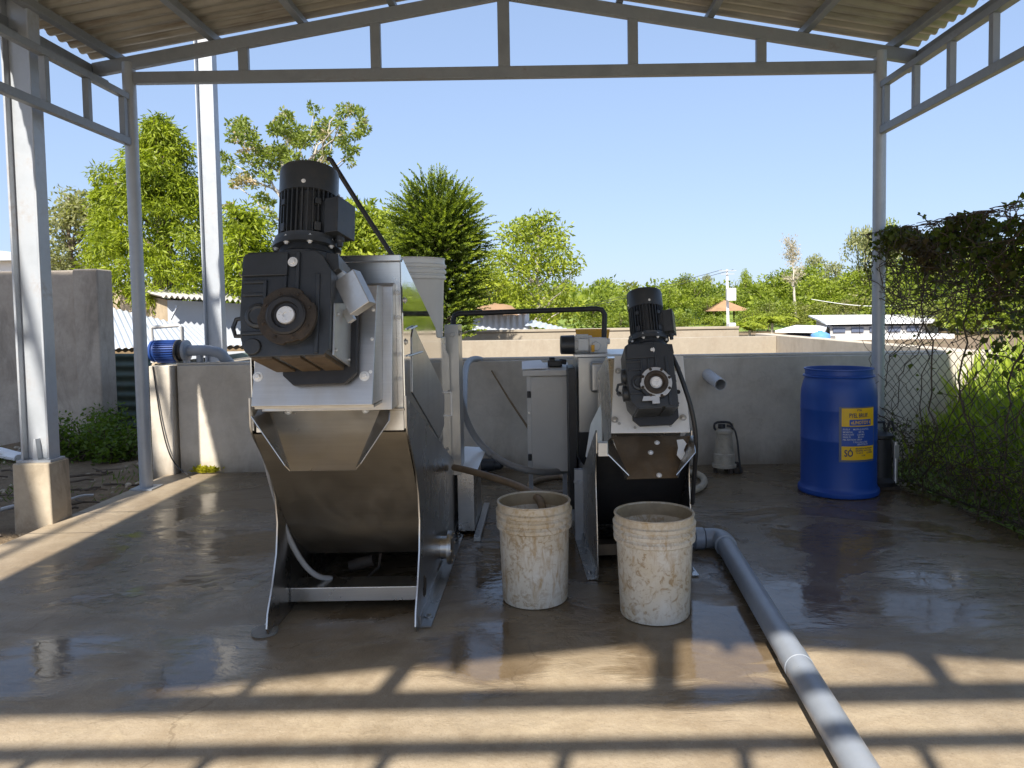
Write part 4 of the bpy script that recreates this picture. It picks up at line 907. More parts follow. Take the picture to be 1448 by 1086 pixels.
# ------------------------------------------------------------------ buckets
def bucket(loc, rb, rt, h, label, mat, inside, fill=None, group='white plastic buckets'):
    t = thing('bucket', loc, label, 'bucket', group); c = Vector(loc)
    e = (rt - rb); rr = lambda z: rb + e * .72 * z / h
    P = [(rb - .012, .0), (rb - .003, .004), (rb, .012), (rr(h * .72), h * .72)]
    for z0 in (.73, .80, .87):
        P += [(rr(h * z0) + .002, h * z0), (rr(h * z0) + .012, h * z0 + .006), (rr(h * z0) + .0135, h * (z0 + .045)), (rr(h * z0) + .005, h * (z0 + .058))]
    P += [(rr(h) + .002, h * .945), (rr(h) + .002, h - .008), (rr(h) + .006, h - .004), (rr(h) + .004, h), (rr(h) - .004, h)]
    b = MB(); b.lathe(P + [(rr(h) - .006, h - .004), (rb - .012, .012), (0, .012)], c, n=64); b.v = b.v
    n = 64
    o = b.build('pail', mat, t, ang=40)
    b = MB(); b.lathe([(rr(h) - .0065, h - .006), (rb - .009, .016)], c, n=64); b.f = b.f[:-2]; b.build('lining', inside, t, ang=60)
    if fill: b = MB(); b.lathe([(rr(fill) - .009, fill - .01), (rr(fill) - .009, fill), (0, fill + .002)], c, n=48); b.build('slurry', M['slurry'], t)
    return t
p = G(757, 845); bucket((p.x, p.y, 0), .155, .176, .475, 'mud streaked white bucket with the muddy hose ending in it', M['bucket'], M['bucket_in'])
p = G(926, 866); bucket((p.x, p.y, 0), .155, .182, .462, 'mud speckled white bucket in front of the smaller press, near the grey floor pipe', M['bucket'], M['bucket_in'], .335)
bucket((W(584, 400, 3.98).x, 3.98, 1.235), .155, .178, .43, 'clean white bucket standing on top of the larger press', M['bucket_clean'], M['bucket_clean'])
b = MB(); b.tube([W(556, 366, 4.0) + Vector((.02, .01, -.30)), W(556, 363, 4.0), W(508, 290, 4.0), W(468, 226, 4.0), W(463, 224, 4.0)], .0135, 12); tag(b.build('rod', M['black']), 'dark rod leaning out of the bucket on the larger press', 'rod')

# ------------------------------------------------------------------ drum
p = G(1185, 694); dx, dy = p.x, p.y; dr_ = .272; dh = .925
drum = thing('drum', (dx, dy, 0), 'blue plastic drum with a yellow and blue label by the right post', 'drum')
b = MB(); b.lathe([(.255, 0), (.283, .006), (.287, .022), (.285, .04), (.272, .052), (.266, .075), (.266, .40), (.268, .405), (.268, .415), (.266, .42), (.267, .62), (.2685, .625), (.2685, .632), (.267, .64), (.266, .72), (.262, .77), (.250, .82), (.241, .842), (.238, .86), (.249, .863), (.252, .870), (.249, .877), (.237, .88), (.236, .913), (.244, .916), (.244, .925), (.232, .925), (.228, .90), (.228, .70), (0, .70)], (dx, dy, 0), n=96)
b.build('shell', M['drum'], drum, ang=40)
# label wrapped on the shell
ac = math.atan2(-dx - 0, -dy) # facing the camera
face = math.atan2(-dy, -dx)
def wrap(u, z, r): # u metres to the right of the point facing the camera
    a = face + u / r; return (dx + r * math.cos(a), dy + r * math.sin(a), z)
def patch(b, u0, u1, z0, z1, r):
    n = 16; vs = [wrap(u0 + (u1 - u0) * i / n, z, r) for z in (z0, z1) for i in range(n + 1)]
    b.add(vs, [(i, i + 1, n + 2 + i, n + 1 + i) for i in range(n)])
U0, U1, Z0, Z1 = .005, .285, .27, .665
lb = MB(); patch(lb, U0, U1, Z0, Z1, .2705); label = lb.build('label', M['label_edge'], drum, fix=False)
for nm, (u0, u1, z0, z1), m in (('yellow_band', (.022, .278, .525, .655), 'label_yellow'), ('blue_band', (.022, .278, .385, .523), 'label_blue'), ('yellow_band', (.022, .278, .285, .383), 'label_yellow'), ('title_box', (.075, .245, .532, .575), 'label_blue')):
    b = MB(); patch(b, u0, u1, z0, z1, .2711 if nm != 'title_box' else .2717); b.build(nm, M[m], label, fix=False)
def text_on_drum(txt, u, z, size, mat, bold=0.0, xs=1.0):
    cu = bpy.data.curves.new('lettering', 'FONT'); cu.body = txt; cu.size = size; cu.offset = bold; cu.resolution_u = 3
    ob = bpy.data.objects.new('lettering', cu); COL.objects.link(ob)
    me = bpy.data.meshes.new_from_object(ob.evaluated_get(bpy.context.evaluated_depsgraph_get())); bpy.data.objects.remove(ob)
    for v in me.vertices:
        q = wrap(u + v.co.x * xs, z + v.co.y, .2723); v.co = Vector(q) - Vector((dx, dy, 0))
    me.materials.clear(); me.materials.append(mat); o = bpy.data.objects.new('lettering', me); COL.objects.link(o); o.parent = label; o['_o'] = (dx, dy, 0)
text_on_drum('PTA.', .128, .634, .020, M['ink'], .0004)
text_on_drum('PYEL BRUIF.', .072, .590, .042, M['ink'], .0008, .68)
text_on_drum('\u00abLINOTOY 4', .085, .543, .032, M['label_yellow'], .0006, .86)
for z, ps in ((.500, [('BUELA', .03, 1), ('MOTA JUVATIOL', .1, 1)]), (.480, [('MOBITAL', .03, 1), ('BR FIL', .14, 1)]), (.462, [('PORTUVIT', .03, 1), ('LIJA MU', .13, 1)]), (.444, [('PIKELTI', .03, 1), ('BU WI', .135, 1)]), (.426, [('PEL RATION SIRUP', .03, 1)]), (.408, [('T FIGI JUNO LITRIS', .1, .8)]), (.392, [('ARVITOLIVI', .13, 1)])):
    for tx, u, xs in ps: text_on_drum(tx, u, z, .0165, M['ink_white'], .0002, xs)
text_on_drum('S\u00d3', .040, .312, .066, M['ink'], .0016, .72)
for z, tx, u in ((.362, 'BRUVESTA NUPOLMIA', .118), (.346, 'SIRUPTEL VATO LINA', .118), (.330, 'TA 621 0', .122), (.330, 'LUTIPINY', .205), (.312, 'LORI', .165)): text_on_drum(tx, u, z, .0155, M['ink'], .0003, .92)

# ------------------------------------------------------------------ floor pipe
pp = thing('floor_pipe', G(1010, 775), 'grey plastic pipe with an elbow lying on the wet floor, running to the foreground', 'pipe')
r = .055; e0 = G(1020, 762, .055); e1 = G(1214, 1086, .055); z = r + .004
a = Vector((e0.x, e0.y, z)); c = Vector((e1.x, e1.y, z)); d = (c - a).normalized(); c = c + d * .6
st = a + Vector((-.075, .005, .0)); b = MB(); b.cyl(a + d * .075, c, r * .93, 32); b.build('pipe_run', M['pvc'], pp)
el = [st + Vector((-.02, 0, 0)), st + Vector((.02, 0, 0))] + [a + (st - a).normalized() * .055 * (1 - t) ** 2 + d * .06 * t * t * 1.2 for t in (.15, .3, .45, .6, .75, .9)] + [a + d * .08, a + d * .13]
b = MB(); b.tube(el, r * 1.03, 28); b.lathe([(r * 1.03, -.005), (r * 1.12, .0), (r * 1.12, .045), (r, .05)], st + Vector((-.03, 0, 0)), (-1, 0, 0), 28); b.lathe([(r * 1.02, 0), (r * 1.10, .002), (r * 1.1, .05), (r * .95, .052)], a + d * .09, d, 28); b.build('elbow', M['pvc'], pp)
b = MB(); b.cyl(st + Vector((-.05, 0, 0)), st + Vector((-.32, .01, 0)), r * .8, 28); b.build('inlet_pipe', M['pvc'], pp)
m_ = c.lerp(a, .47); b = MB(); b.lathe([(r * .93, 0), (r * .965, .002), (r * .965, .10), (r * .93, .102)], m_, d, 32); b.build('joint_sleeve', M['pvc'], pp)

# ------------------------------------------------------------------ wall pipe stub
p = W(1001, 530, YW); q = W(1019, 544, YW - .30)
b = MB(); ax_ = (q - p).normalized(); L_ = (q - p).length; r = .052
b.lathe([(r, -.05), (r, L_), (r - .007, L_), (r - .007, .02), (0, .02)], p, ax_, 32); tag(b.build('drain_pipe', M['pvc_white'], ang=40), 'pale open pipe stub sticking out of the tank wall', 'pipe')

# ------------------------------------------------------------------ submersible pump by the wall
p = G(1024, 668); pu = thing('submersible_pump', (p.x, p.y, 0), 'rust streaked grey submersible pump standing at the foot of the tank wall', 'pump')
u = lambda x, y, z: (p.x + x, p.y + y, z)
b = MB(); b.lathe([(.085, .045), (.10, .05), (.10, .075), (.088, .08), (.086, .16), (.078, .17), (.066, .32), (.07, .335), (.074, .34), (.074, .36), (.05, .375), (0, .378)], u(0, 0, 0), n=32); pb = b.build('motor_housing', painted('rusty pump paint', (.40, .36, .29), .5, .2, .25, (.22, .12, .04), .95, 16), pu)
b = MB()
for k in range(3): a_ = -1.0 + k * 2.1; b.box(u(.075 * math.cos(a_) - .015, .075 * math.sin(a_) - .015, 0), u(.075 * math.cos(a_) + .015, .075 * math.sin(a_) + .015, .05))
b.build('foot', M['rust'], pu, bev=.003)
b = MB(); b.tube([u(-.065, 0, .355), u(-.085, 0, .385), u(-.075, 0, .425), u(0, 0, .43), u(.06, 0, .42), u(.075, 0, .36)], .010, 8, smooth=1); b.cyl(u(-.02, 0, .37), u(-.02, 0, .41), .03, 14); b.build('handle', M['black'], pu)
b = MB(); b.tube([u(.02, -.02, .40), u(.07, -.05, .39), u(.095, -.06, .30), u(.105, -.07, .15), u(.12, -.08, .02)], .008, 8, smooth=2); b.build('power_cable', M['black'], pu)
b = MB(); b.box(u(.07, -.06, .0), u(.14, .02, .05)); b.cyl(u(.06, 0, .06), u(.12, 0, .06), .03, 14); b.build('outlet', M['rust'], pu, bev=.005)
b = MB(); b.box((p.x + .10, YW - .012, .30), (p.x + .16, YW - .001, .37)); tag(b.build('wall_box', M['conc_ped'], bev=.003), 'small square cover on the tank wall behind the rusty pump', 'cover')
# second pump behind the drum
p = G(1251, 690); p = Vector((p.x - .02, p.y + .02, 0)); pv2 = thing('submersible_pump', (p.x, p.y, 0), 'dark muddy pump half hidden behind the blue drum', 'pump'); u = lambda x, y, z: (p.x + x, p.y + y, z)
b = MB(); b.lathe([(.12, .03), (.125, .06), (.11, .075), (.095, .09), (.09, .38), (.105, .39), (.105, .41), (.06, .43), (0, .43)], u(-.02, 0, 0), n=28); b.build('motor_housing', M['black'], pv2)
b = MB(); b.tube([u(.02, -.03, .42), u(.05, -.05, .54), u(.07, -.06, .44)], .008, 8, smooth=1); b.tube([u(-.06, 0, .43), u(-.05, 0, .50), u(.02, 0, .50), u(.03, 0, .43)], .011, 8); b.build('handle', M['black'], pv2)
b = MB(); b.cyl(u(.075, -.07, .05), u(.075, -.07, .36), .018, 12); b.box(u(.055, -.09, .24), u(.095, -.05, .34)); b.build('float_switch', M['zinc'], pv2, bev=.003)
b = MB(); b.box(u(-.1, -.1, 0), u(.1, .08, .031)); b.build('base', M['rust'], pv2, bev=.006)

# ------------------------------------------------------------------ control cabinet
YC = 4.95; l, r_, t_, bo = W(751, 600, YC).x, W(803, 600, YC).x, W(780, 531, YC).z, W(780, 668, YC).z
cb = thing('control_cabinet', ((l + r_) / 2, YC + .1, 0), 'grey steel control cabinet with a sloped lid between the two presses', 'cabinet')
b = MB(); b.box((l - .026, YC + .02, bo), (r_ + .01, YC + .22, t_)); b.build('case', M['cabinet'], cb, bev=.004)
b = MB(); b.box((l + .002, YC, bo + .006), (r_ + .006, YC + .018, t_ - .004)); dr = b.build('door', M['cabinet'], cb, bev=.004)
b = MB()
for py in (558, 647): zz = W(745, py, YC).z; b.box((l - .024, YC - .004, zz - .022), (l + .0, YC + .019, zz + .022))
b.build('hinge', M['black'], dr, bev=.003)
b = MB(); zz = W(745, 584, YC).z; b.lathe([(.012, 0), (.010, .012), (0, .012)], (l - .012, YC + .018, zz), (0, -1, 0), 14); b.lathe([(.008, 0), (.007, .01), (0, .01)], (l - .012, YC + .018, zz - .09), (0, -1, 0), 14); b.build('lock', M['zinc'], dr)
b = MB(); b.prism([(YC - .05, t_ + .002), (YC - .05, t_ + .04), (YC + .24, t_ + .075), (YC + .24, t_ + .002)], 'x', l - .05, r_ + .012); b.build('lid', M['cabinet'], cb, bev=.003)
for sx in (l - .01, r_ - .02): b = MB(); b.box((sx - .015, YC + .16, 0), (sx + .015, YC + .2, bo)); b.build('leg', M['column'], cb)
b = MB(); b.plate([(l - .055, YC - .04, t_ + .046), (l + .12, YC - .02, t_ + .050), (l + .07, YC + .20, t_ + .092), (l - .06, YC + .16, t_ + .086)], .004); tag(b.build('sheet_offcut', M['white']), 'white sheet offcut lying on the control cabinet lid', 'sheet')
b = MB(); b.box((l + .12, YC + .04, t_ + .058), (l + .22, YC + .13, t_ + .10)); b.cyl((l + .13, YC + .06, t_ + .10), (l + .17, YC + .06, t_ + .10), .022, 14); b.cyl((l + .2, YC + .08, t_ + .09), (l + .25, YC + .08, t_ + .085), .018, 12); tag(b.build('cable_fitting', M['black'], bev=.006), 'black cable fitting lying on the control cabinet lid', 'fitting')

# ------------------------------------------------------------------ black pipe frame
b = MB(); Yf_ = 4.68
b.tube([W(641, 480, Yf_), W(641, 452, Yf_), W(643, 446, Yf_), W(650, 443.5, Yf_), W(750, 440, Yf_ + .1), W(843, 436.5, Yf_ + .2), W(851, 438, Yf_ + .2), W(855, 444, Yf_ + .2), W(854, 484, Yf_ + .2)], .0175, 14)
tag(b.build('pipe_frame', M['black'], ang=60), 'dark pipe bridging from the larger press to the smaller one', 'pipe')

# ------------------------------------------------------------------ hoses
b = MB(); q = [W(655, 588, 4.9), W(656, 555, 5.2), W(657, 530, 5.8), W(660, 514, 6.15), W(666, 508, 6.3), W(676, 507, 6.42), W(686, 511, 6.52), W(692, 519, 6.66)]; b.tube(q, .026, 12, smooth=2); tag(b.build('hose', M['hose']), 'grey hose arching over the tank wall beside the larger press', 'hose')
b = MB(); q = [W(650, 560, 4.7), W(660, 597, 4.85), W(676, 625, 4.9), W(698, 645, 4.85), W(725, 660, 4.8), W(755, 667, 4.78), W(782, 668, 4.9), W(805, 664, 5.1)]; b.tube(q, .022, 12, smooth=2)
j = W(695, 643, 4.85); j2 = W(689, 639, 4.86); b.cyl(j, j2, .025, 12); tag(b.build('hose', M['hose']), 'grey hose curving from the larger press under the control cabinet', 'hose')
b = MB(); q = [W(642, 661, 4.25), W(662, 665, 4.15), W(700, 676, 3.95), W(735, 688, 3.78), W(757, 700, 3.62), W(766, 712, 3.52), W(770, 735, 3.48)]; b.tube(q, .0195, 12, smooth=2); tag(b.build('hose', M['hose_brown']), 'muddy brown hose from the larger press into the left bucket', 'hose')
b = MB(); q = [W(965, 668, 4.9), W(984, 667, 4.85), W(995, 676, 4.75), W(996, 687, 4.6), W(985, 696, 4.45), W(960, 702, 4.35)]
q = [Vector((v.x, v.y, .03)) for v in (G(950, 676), G(972, 672), G(990, 676), G(997, 684), G(994, 693), G(980, 700), G(955, 704))]; b.tube(q, .026, 12, smooth=2); tag(b.build('hose', M['hose_beige']), 'beige hose loop on the floor right of the smaller press', 'hose')
b = MB(); b.tube([Vector((v.x, v.y, .022)) for v in (G(800, 700), G(770, 704), G(745, 690), G(760, 682), G(800, 676), G(812, 690))], .022, 10, smooth=2); tag(b.build('hose', M['hose_brown']), 'brown hose coil on the floor below the control cabinet', 'hose')
b = MB(); q0, q1 = W(695, 524, YW - .02), W(744, 601, YW - .16); b.tube([q0, q0.lerp(q1, .5) + Vector((0, 0, -.01)), q1, q1 + (q1 - q0) * .6], [.007, .009, .010, .011], 8); tag(b.build('bamboo_stick', M['wood']), 'thin brown stick leaning on the tank wall behind the cabinet', 'stick')
p = G(690, 672); b = MB(); b.cyl((p.x - .09, p.y + .1, .07), (p.x + .05, p.y + .1, .07), .055, 18); b.box((p.x - .12, p.y + .04, .0), (p.x + .0, p.y + .16, .03)); b.lathe([(.05, 0), (.045, .05), (.02, .08), (0, .08)], (p.x + .05, p.y + .1, .07), (1, 0, 0), 18); tag(b.build('small_pump', M['iron'], bev=.004), 'small dark pump on the floor behind the larger press', 'pump')

# ------------------------------------------------------------------ blue pump on the tank wall
Yp = 6.5; zt0 = zt + .022; zc = W(235, 506, Yp).z; xa, xb, xc, xd, xe = (W(px, 506, Yp).x for px in (215, 252, 261, 297, 316))
bp = thing('pump', (W(236, 520, Yp).x, Yp, zt0), 'blue electric pump with grey piping on top of the tank wall, left', 'pump'); zc = max(zc, zt0 + .105)
b = MB(); b.lathe([(.07, 0), (.095, .01), (.098, .03), (.085, .035), (.085, xb - xa)], (xa, Yp, zc), (1, 0, 0), 32)
for k in range(28):
    a_ = 2 * PI * k / 28; R = Matrix(((1, 0, 0), (0, math.cos(a_), -math.sin(a_)), (0, math.sin(a_), math.cos(a_)))); b.obox(((xa + xb) / 2 + .02, Yp + .09 * math.cos(a_), zc + .09 * math.sin(a_)), (xb - xa - .06, .018, .005), R)
b.box((xa + .06, Yp - .03, zt0), (xb - .03, Yp + .05, zc - .07)); b.build('motor', M['blue_pump'], bp)
b = MB(); b.lathe([(.10, 0), (.10, .02), (.085, .03), (.085, xc - xb)], (xb, Yp, zc), (1, 0, 0), 32); b.build('coupling', M['black'], bp)
b = MB(); b.lathe([(.06, 0), (.095, .005), (.095, .03), (.05, .04), (.05, .05)], (xc, Yp, zc), (1, 0, 0), 28); b.box((xc + .005, Yp - .04, zt0), (xc + .03, Yp + .04, zc - .06)); b.build('pump_head', M['pvc'], bp)
b = MB(); b.tube([(xc + .03, Yp, zc + .0), (xd - .03, Yp, zc + .0), (xd + .03, Yp, zc - .01), (xe - .02, Yp + .0, zc - .03), (xe + .0, Yp + .03, zc - .08), (xe + .01, Yp + .12, zc - .14), (xe + .01, Yp + .3, zc - .5)], .048, 16, smooth=1); b.tube([(xd - .09, Yp - .0, zc - .02), (xd - .09, Yp - .0, zt0)], .03, 12); b.build('outlet_pipe', M['pvc'], bp)
b = MB(); P0 = [(W(213, 520, Yp).x, zt0), (W(212, 500, Yp).x, W(212, 464, Yp).z), (W(213, 462, Yp).x, W(213, 463, Yp).z), (W(250, 461, Yp).x, W(250, 460, Yp).z), (W(254, 463, Yp).x, W(254, 463, Yp).z), (W(255, 490, Yp).x, zc + .04)]
b.tube([(x, Yp + .04, z) for x, z in P0], .017, 12); b.build('riser_pipe', M['pvc_white'], bp)
b = MB(); q = [W(216, 518, YW - .06), W(222, 560, YW - .07), W(228, 600, YW - .08), W(238, 640, YW - .09), W(250, 660, YW - .12), W(266, 672, YW - .25)]; b.tube(q, .006, 8, smooth=2); tag(b.build('power_cable', M['black']), 'thin dark cable hanging down the tank wall below the blue pump', 'cable')
P, D, Ls = [], [], []
for i in range(420): P.append((p_ := G(292 + random.gauss(0, 9), 670)).to_tuple()); D.append((random.gauss(0, .6), random.gauss(0, .6) - .3, .8 * random.random() + .1)); Ls.append(random.uniform(.02, .05))
P = [(x, min(y, YW - .03), .01 + random.random() * .04) for x, y, z in P]; Ls = np.array(Ls); tag(leaf_mesh('weed', P, D, Ls, Ls * .5, M['weed']), 'yellow green weed at the foot of the tank wall, left', 'plant')
# ------------------------------------------------------------------ trees
def tree(name, loc, label, cs, per, L, Wd, leaf, bark='bark', trunk_top=None, r0=.14, droop=0.0, flat=.8, limbs=14, group=None, cat='tree', out=1.0, bend=.2):
    t = thing(name, loc, label, cat, group); o = Vector(loc)
    b = MB(); tt = Vector(trunk_top) if trunk_top else Vector(max(cs, key=lambda c: c[0][2])[0])
    pts = limb(b, o - Vector((0, 0, .3)), tt, r0, r0 * .22, .025, 10, 9)
    for c, r in random.sample(cs, min(limbs, len(cs))):
        c = Vector(c); k = max(0, min(len(pts) - 2, int(len(pts) * ((c.z - o.z) / max(.1, tt.z - o.z) * .75)))); limb(b, pts[k], c, r0 * .32, r0 * .07, .06, 6, 6)
    b.build('trunk', M[bark], t, ang=60)
    P, D = clumps(cs, per, L, droop, flat, out); Ls = RNG.uniform(.65, 1.25, len(P)) * L
    leaf_mesh('crown', P, D, Ls, Ls * Wd, M[leaf], t, bend); return t
def px_clumps(pts, Y, dep, n, rr, core=.0):
    """clumps through a crown whose outline in the photo is pts (px, py, half-width px) from top to bottom; as deep as it is wide"""
    cs = []
    for i in range(n):
        u = random.random() ** .8 * (len(pts) - 1); k = min(len(pts) - 2, int(u)); f = u - k
        a, c = pts[k], pts[k + 1]; x = a[0] + (c[0] - a[0]) * f; y = a[1] + (c[1] - a[1]) * f; w = (a[2] + (c[2] - a[2]) * f) * Y / F
        th = random.uniform(0, 2 * PI); s = random.random() ** .45
        p = W(x, y, Y); r = random.uniform(*rr)
        cs.append(((p.x + w * s * math.cos(th), Y + min(w, dep) * s * math.sin(th), p.z + random.gauss(0, .12)), r))
    return cs
# bright feathery tree left
Y = 16; base = W(225, 480, Y)
cs = px_clumps([(226, 172, 6), (222, 200, 24), (228, 235, 40), (225, 275, 55), (230, 310, 76), (232, 345, 95), (235, 385, 105), (235, 420, 105)], Y, 1.6, 210, (.16, .40))
cs += px_clumps([(148, 255, 6), (146, 285, 16), (150, 330, 22), (158, 390, 28)], Y + .6, .8, 42, (.15, .32))
tree('evergreen_tree', (base.x, Y, -.1), 'tall bright green feathery tree behind the left shed post', cs, 1500, .15, .22, 'leaf_bright', r0=.17, droop=.75, flat=.85, limbs=26)
Y = 15.0; base = W(352, 470, Y); cs = px_clumps([(345, 305, 14), (352, 335, 30), (352, 370, 36), (355, 420, 34)], Y, 1.0, 60, (.16, .36))
tree('leafy_tree', (base.x, Y, -.1), 'shorter green tree behind the second tall column', cs, 1300, .15, .26, 'leaf_bright', r0=.1, droop=.4, limbs=12)
Y = 22; base = W(100, 430, Y); cs = px_clumps([(118, 278, 10), (108, 300, 28), (98, 335, 40), (92, 372, 44), (92, 410, 44)], Y, 1.6, 85, (.2, .48))
tree('pale_tree', (base.x, Y, -.1), 'pale olive tree above the old wall at far left', cs, 420, .15, .45, 'leaf_pale', r0=.12, droop=0, limbs=16)
# open tree with blossom
Y = 21; base = W(395, 470, Y)
spots = [(330, 190, 15), (352, 180, 14), (372, 205, 17), (345, 215, 16), (398, 175, 15), (405, 165, 10), (420, 190, 18), (440, 205, 19), (455, 190, 15), (470, 170, 10), (482, 155, 10), (495, 158, 10), (510, 165, 9), (490, 180, 12), (505, 190, 10), (480, 205, 12), (500, 212, 9), (465, 220, 14), (388, 215, 15), (410, 222, 16), (350, 250, 12), (335, 262, 10), (372, 270, 12), (385, 290, 10), (362, 300, 9), (345, 310, 9), (395, 250, 10), (325, 220, 10), (320, 240, 8), (515, 178, 7), (492, 228, 6), (378, 240, 9), (428, 235, 12), (445, 160, 8), (380, 320, 9), (330, 290, 8)]
cs = []
for x, y, r in spots:
    for k in range(4):
        yy = Y + random.gauss(0, .8); p = W(x + random.gauss(0, r * .6), y + random.gauss(0, r * .55), yy); cs.append((tuple(p), r * Y / F * random.uniform(.45, .8)))
tree('open_tree', (base.x, Y, -.1), 'open crowned tree with pinkish sprays behind the large gear motor', cs, 2300, .125, .5, 'leaf_open', 'bark_pale', trunk_top=W(420, 230, Y), r0=.13, limbs=22)
P_ = []
# spiky dark tree: upcurved fronds
Y = 13.5; base = W(618, 480, Y); st = thing('monkey_tail_tree', (base.x, Y, -.1), 'dark green spiky conifer with upcurved sprays behind the white bucket', 'tree')
b = MB(); top = W(620, 236, Y); limb(b, (base.x, Y, -.4), (top.x, Y, top.z - .35), .13, .02, .01, 8, 8); P, D, Ls = [], [], []
H = top.z
P2, D2, L2 = [], [], []
C0 = Vector((base.x + .05, Y, 2.55)); RX_ = .86; RU, RD = H - 2.55 - .22, 2.2
for i in range(1700):
    th = random.uniform(0, 2 * PI); ph = math.asin(random.uniform(-.85, 1)); rr_ = random.uniform(.55, .97) if i % 4 else random.uniform(.35, .6); n_ = Vector((math.cos(th) * math.cos(ph), math.sin(th) * math.cos(ph), math.sin(ph)))
    p0 = C0 + Vector((n_.x * RX_ * rr_, n_.y * RX_ * rr_, n_.z * (RU if n_.z > 0 else RD) * rr_)); ln = random.uniform(.24, .42)
    out = Vector((n_.x, n_.y, .12 + .75 * max(0, n_.z) ** 1.5)).normalized(); d0 = (out + Vector((random.gauss(0, .35), random.gauss(0, .35), .35))).normalized(); d1 = (out + Vector((random.gauss(0, .25), random.gauss(0, .25), -.12))).normalized()
    sd_ = d0.cross(Vector((0, 0, 1))).normalized(); upv = sd_.cross(d0); q = p0.copy()
    if i % 9 == 0: b.tube([Vector((base.x, Y, max(.6, p0.z - .5 * rr_))), Vector((base.x, Y, p0.z)).lerp(p0, .6) - Vector((0, 0, .05)), p0], [.018, .012, .007], 4, caps=False)
    for j in range(13):
        u = j / 12; d = d0.lerp(d1, u).normalized(); q = q + d * ln / 13
        for k_ in range(3):
            a_ = random.uniform(0, 2 * PI); dd = d * .95 + sd_ * math.cos(a_) * .75 + upv * math.sin(a_) * .6; l_ = random.uniform(.055, .09) * (1 - .5 * u)
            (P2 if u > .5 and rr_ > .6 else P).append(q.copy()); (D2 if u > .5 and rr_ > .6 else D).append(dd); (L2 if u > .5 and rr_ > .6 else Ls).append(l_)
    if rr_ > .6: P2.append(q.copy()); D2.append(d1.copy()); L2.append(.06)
for i in range(7000):
    v_ = ball(1)[0] * .74; P.append(C0 + Vector((v_[0] * RX_, v_[1] * RX_, v_[2] * (RU if v_[2] > 0 else RD)))); D.append(Vector((random.gauss(0, .6), random.gauss(0, .6), random.gauss(.3, .5)))); Ls.append(random.uniform(.08, .15))
b.build('trunk', M['bark'], st, ang=60); Ls = np.array(Ls); leaf_mesh('crown', P, D, Ls, Ls * .36, M['leaf_dark'], st, .25); L2 = np.array(L2); leaf_mesh('outer_sprays', P2, D2, L2, L2 * .46, M['leaf_tip'], st, .25)  # outer halves of the outer sprays take the lighter green
# yellow green bushes between
Y = 15; base = W(500, 470, Y); cs = px_clumps([(505, 305, 26), (515, 325, 46), (515, 350, 58), (520, 400, 60)], Y, 1.2, 80, (.18, .38)); tree('broad_bush', (base.x, Y, -.1), 'yellow green bush between the large gear motor and the spiky conifer', cs, 800, .15, .4, 'leaf_light', r0=.08, droop=.2, limbs=14, cat='bush')
# light loose tree
Y = 24; base = W(755, 480, Y)
cs = px_clumps([(757, 305, 18), (757, 330, 46), (757, 360, 62), (755, 395, 68), (752, 430, 66), (750, 455, 50)], Y, 1.9, 150, (.22, .50))
lt_ = tree('loose_tree', (base.x, Y, -.1), 'light green loose crowned tree with pale trunks behind the tin shed', cs, 400, .17, .40, 'leaf_light', 'bark_pale', trunk_top=W(760, 330, Y), r0=.09, droop=.35, limbs=40)
Y = 21.8; base = W(690, 480, Y); cs = px_clumps([(690, 375, 12), (694, 400, 26), (695, 430, 32), (696, 455, 30)], Y, .8, 44, (.16, .32)); tree('leafy_tree', (base.x, Y, -.1), 'small green tree right of the spiky conifer', cs, 800, .15, .4, 'leaf_light', r0=.07, droop=.3, limbs=10)
# far slope: individual trees
def proto(n, w, h, L, per, leaf, rr, seed):
    random.seed(seed); cs = []
    for i in range(n):
        a = random.uniform(0, 2 * PI); u = random.random(); s = random.random() ** .5; prof_ = math.sin(PI * (.15 + .8 * u)) ** .7
        cs.append(((w * s * prof_ * math.cos(a), w * s * prof_ * math.sin(a), h * (.32 + .66 * u)), random.uniform(*rr)))
    return cs
protos = []
for k, (nm, w, h, leaf, lab, drp) in enumerate((('broadleaf_tree', 2.3, 5.0, 'leaf_hill', 'rounded green tree among the woods on the far slope', .1), ('slope_tree', 1.5, 6.2, 'leaf_hill', 'taller narrow green tree rising over the far slope woods', .2), ('blossom_tree', 1.7, 5.6, 'leaf_pale', 'pale dry looking tree on the far slope skyline', 0))):
    cs = proto(46 if k != 2 else 30, w, h, .3, 0, leaf, (.45, .85), 30 + k); protos.append((nm, cs, leaf, lab, drp, h))
random.seed(5)
made = {}
def put(kind, px, py_top, Y, rot=None, sx=1.0):
    nm, cs, leaf, lab, drp, h = protos[kind]; top = W(px, py_top, Y); zb = hill_z(top.x, Y) - .3; sc = max(.35, (top.z - zb) / h)
    if kind not in made: 
        t = tree(nm, (0, 0, 0), lab, cs, 130, .26, .55, leaf, r0=.12, droop=drp, limbs=8, group=('rounded trees on the far slope', 'tall narrow trees on the far slope', 'pale trees on the far slope')[kind]); made[kind] = t
    else: t = copy_tree(made[kind])
    t.location = (top.x, Y, zb); t.rotation_euler = (0, 0, random.uniform(0, 6.28)); t.scale = (sc * sx, sc * sx, sc); return t
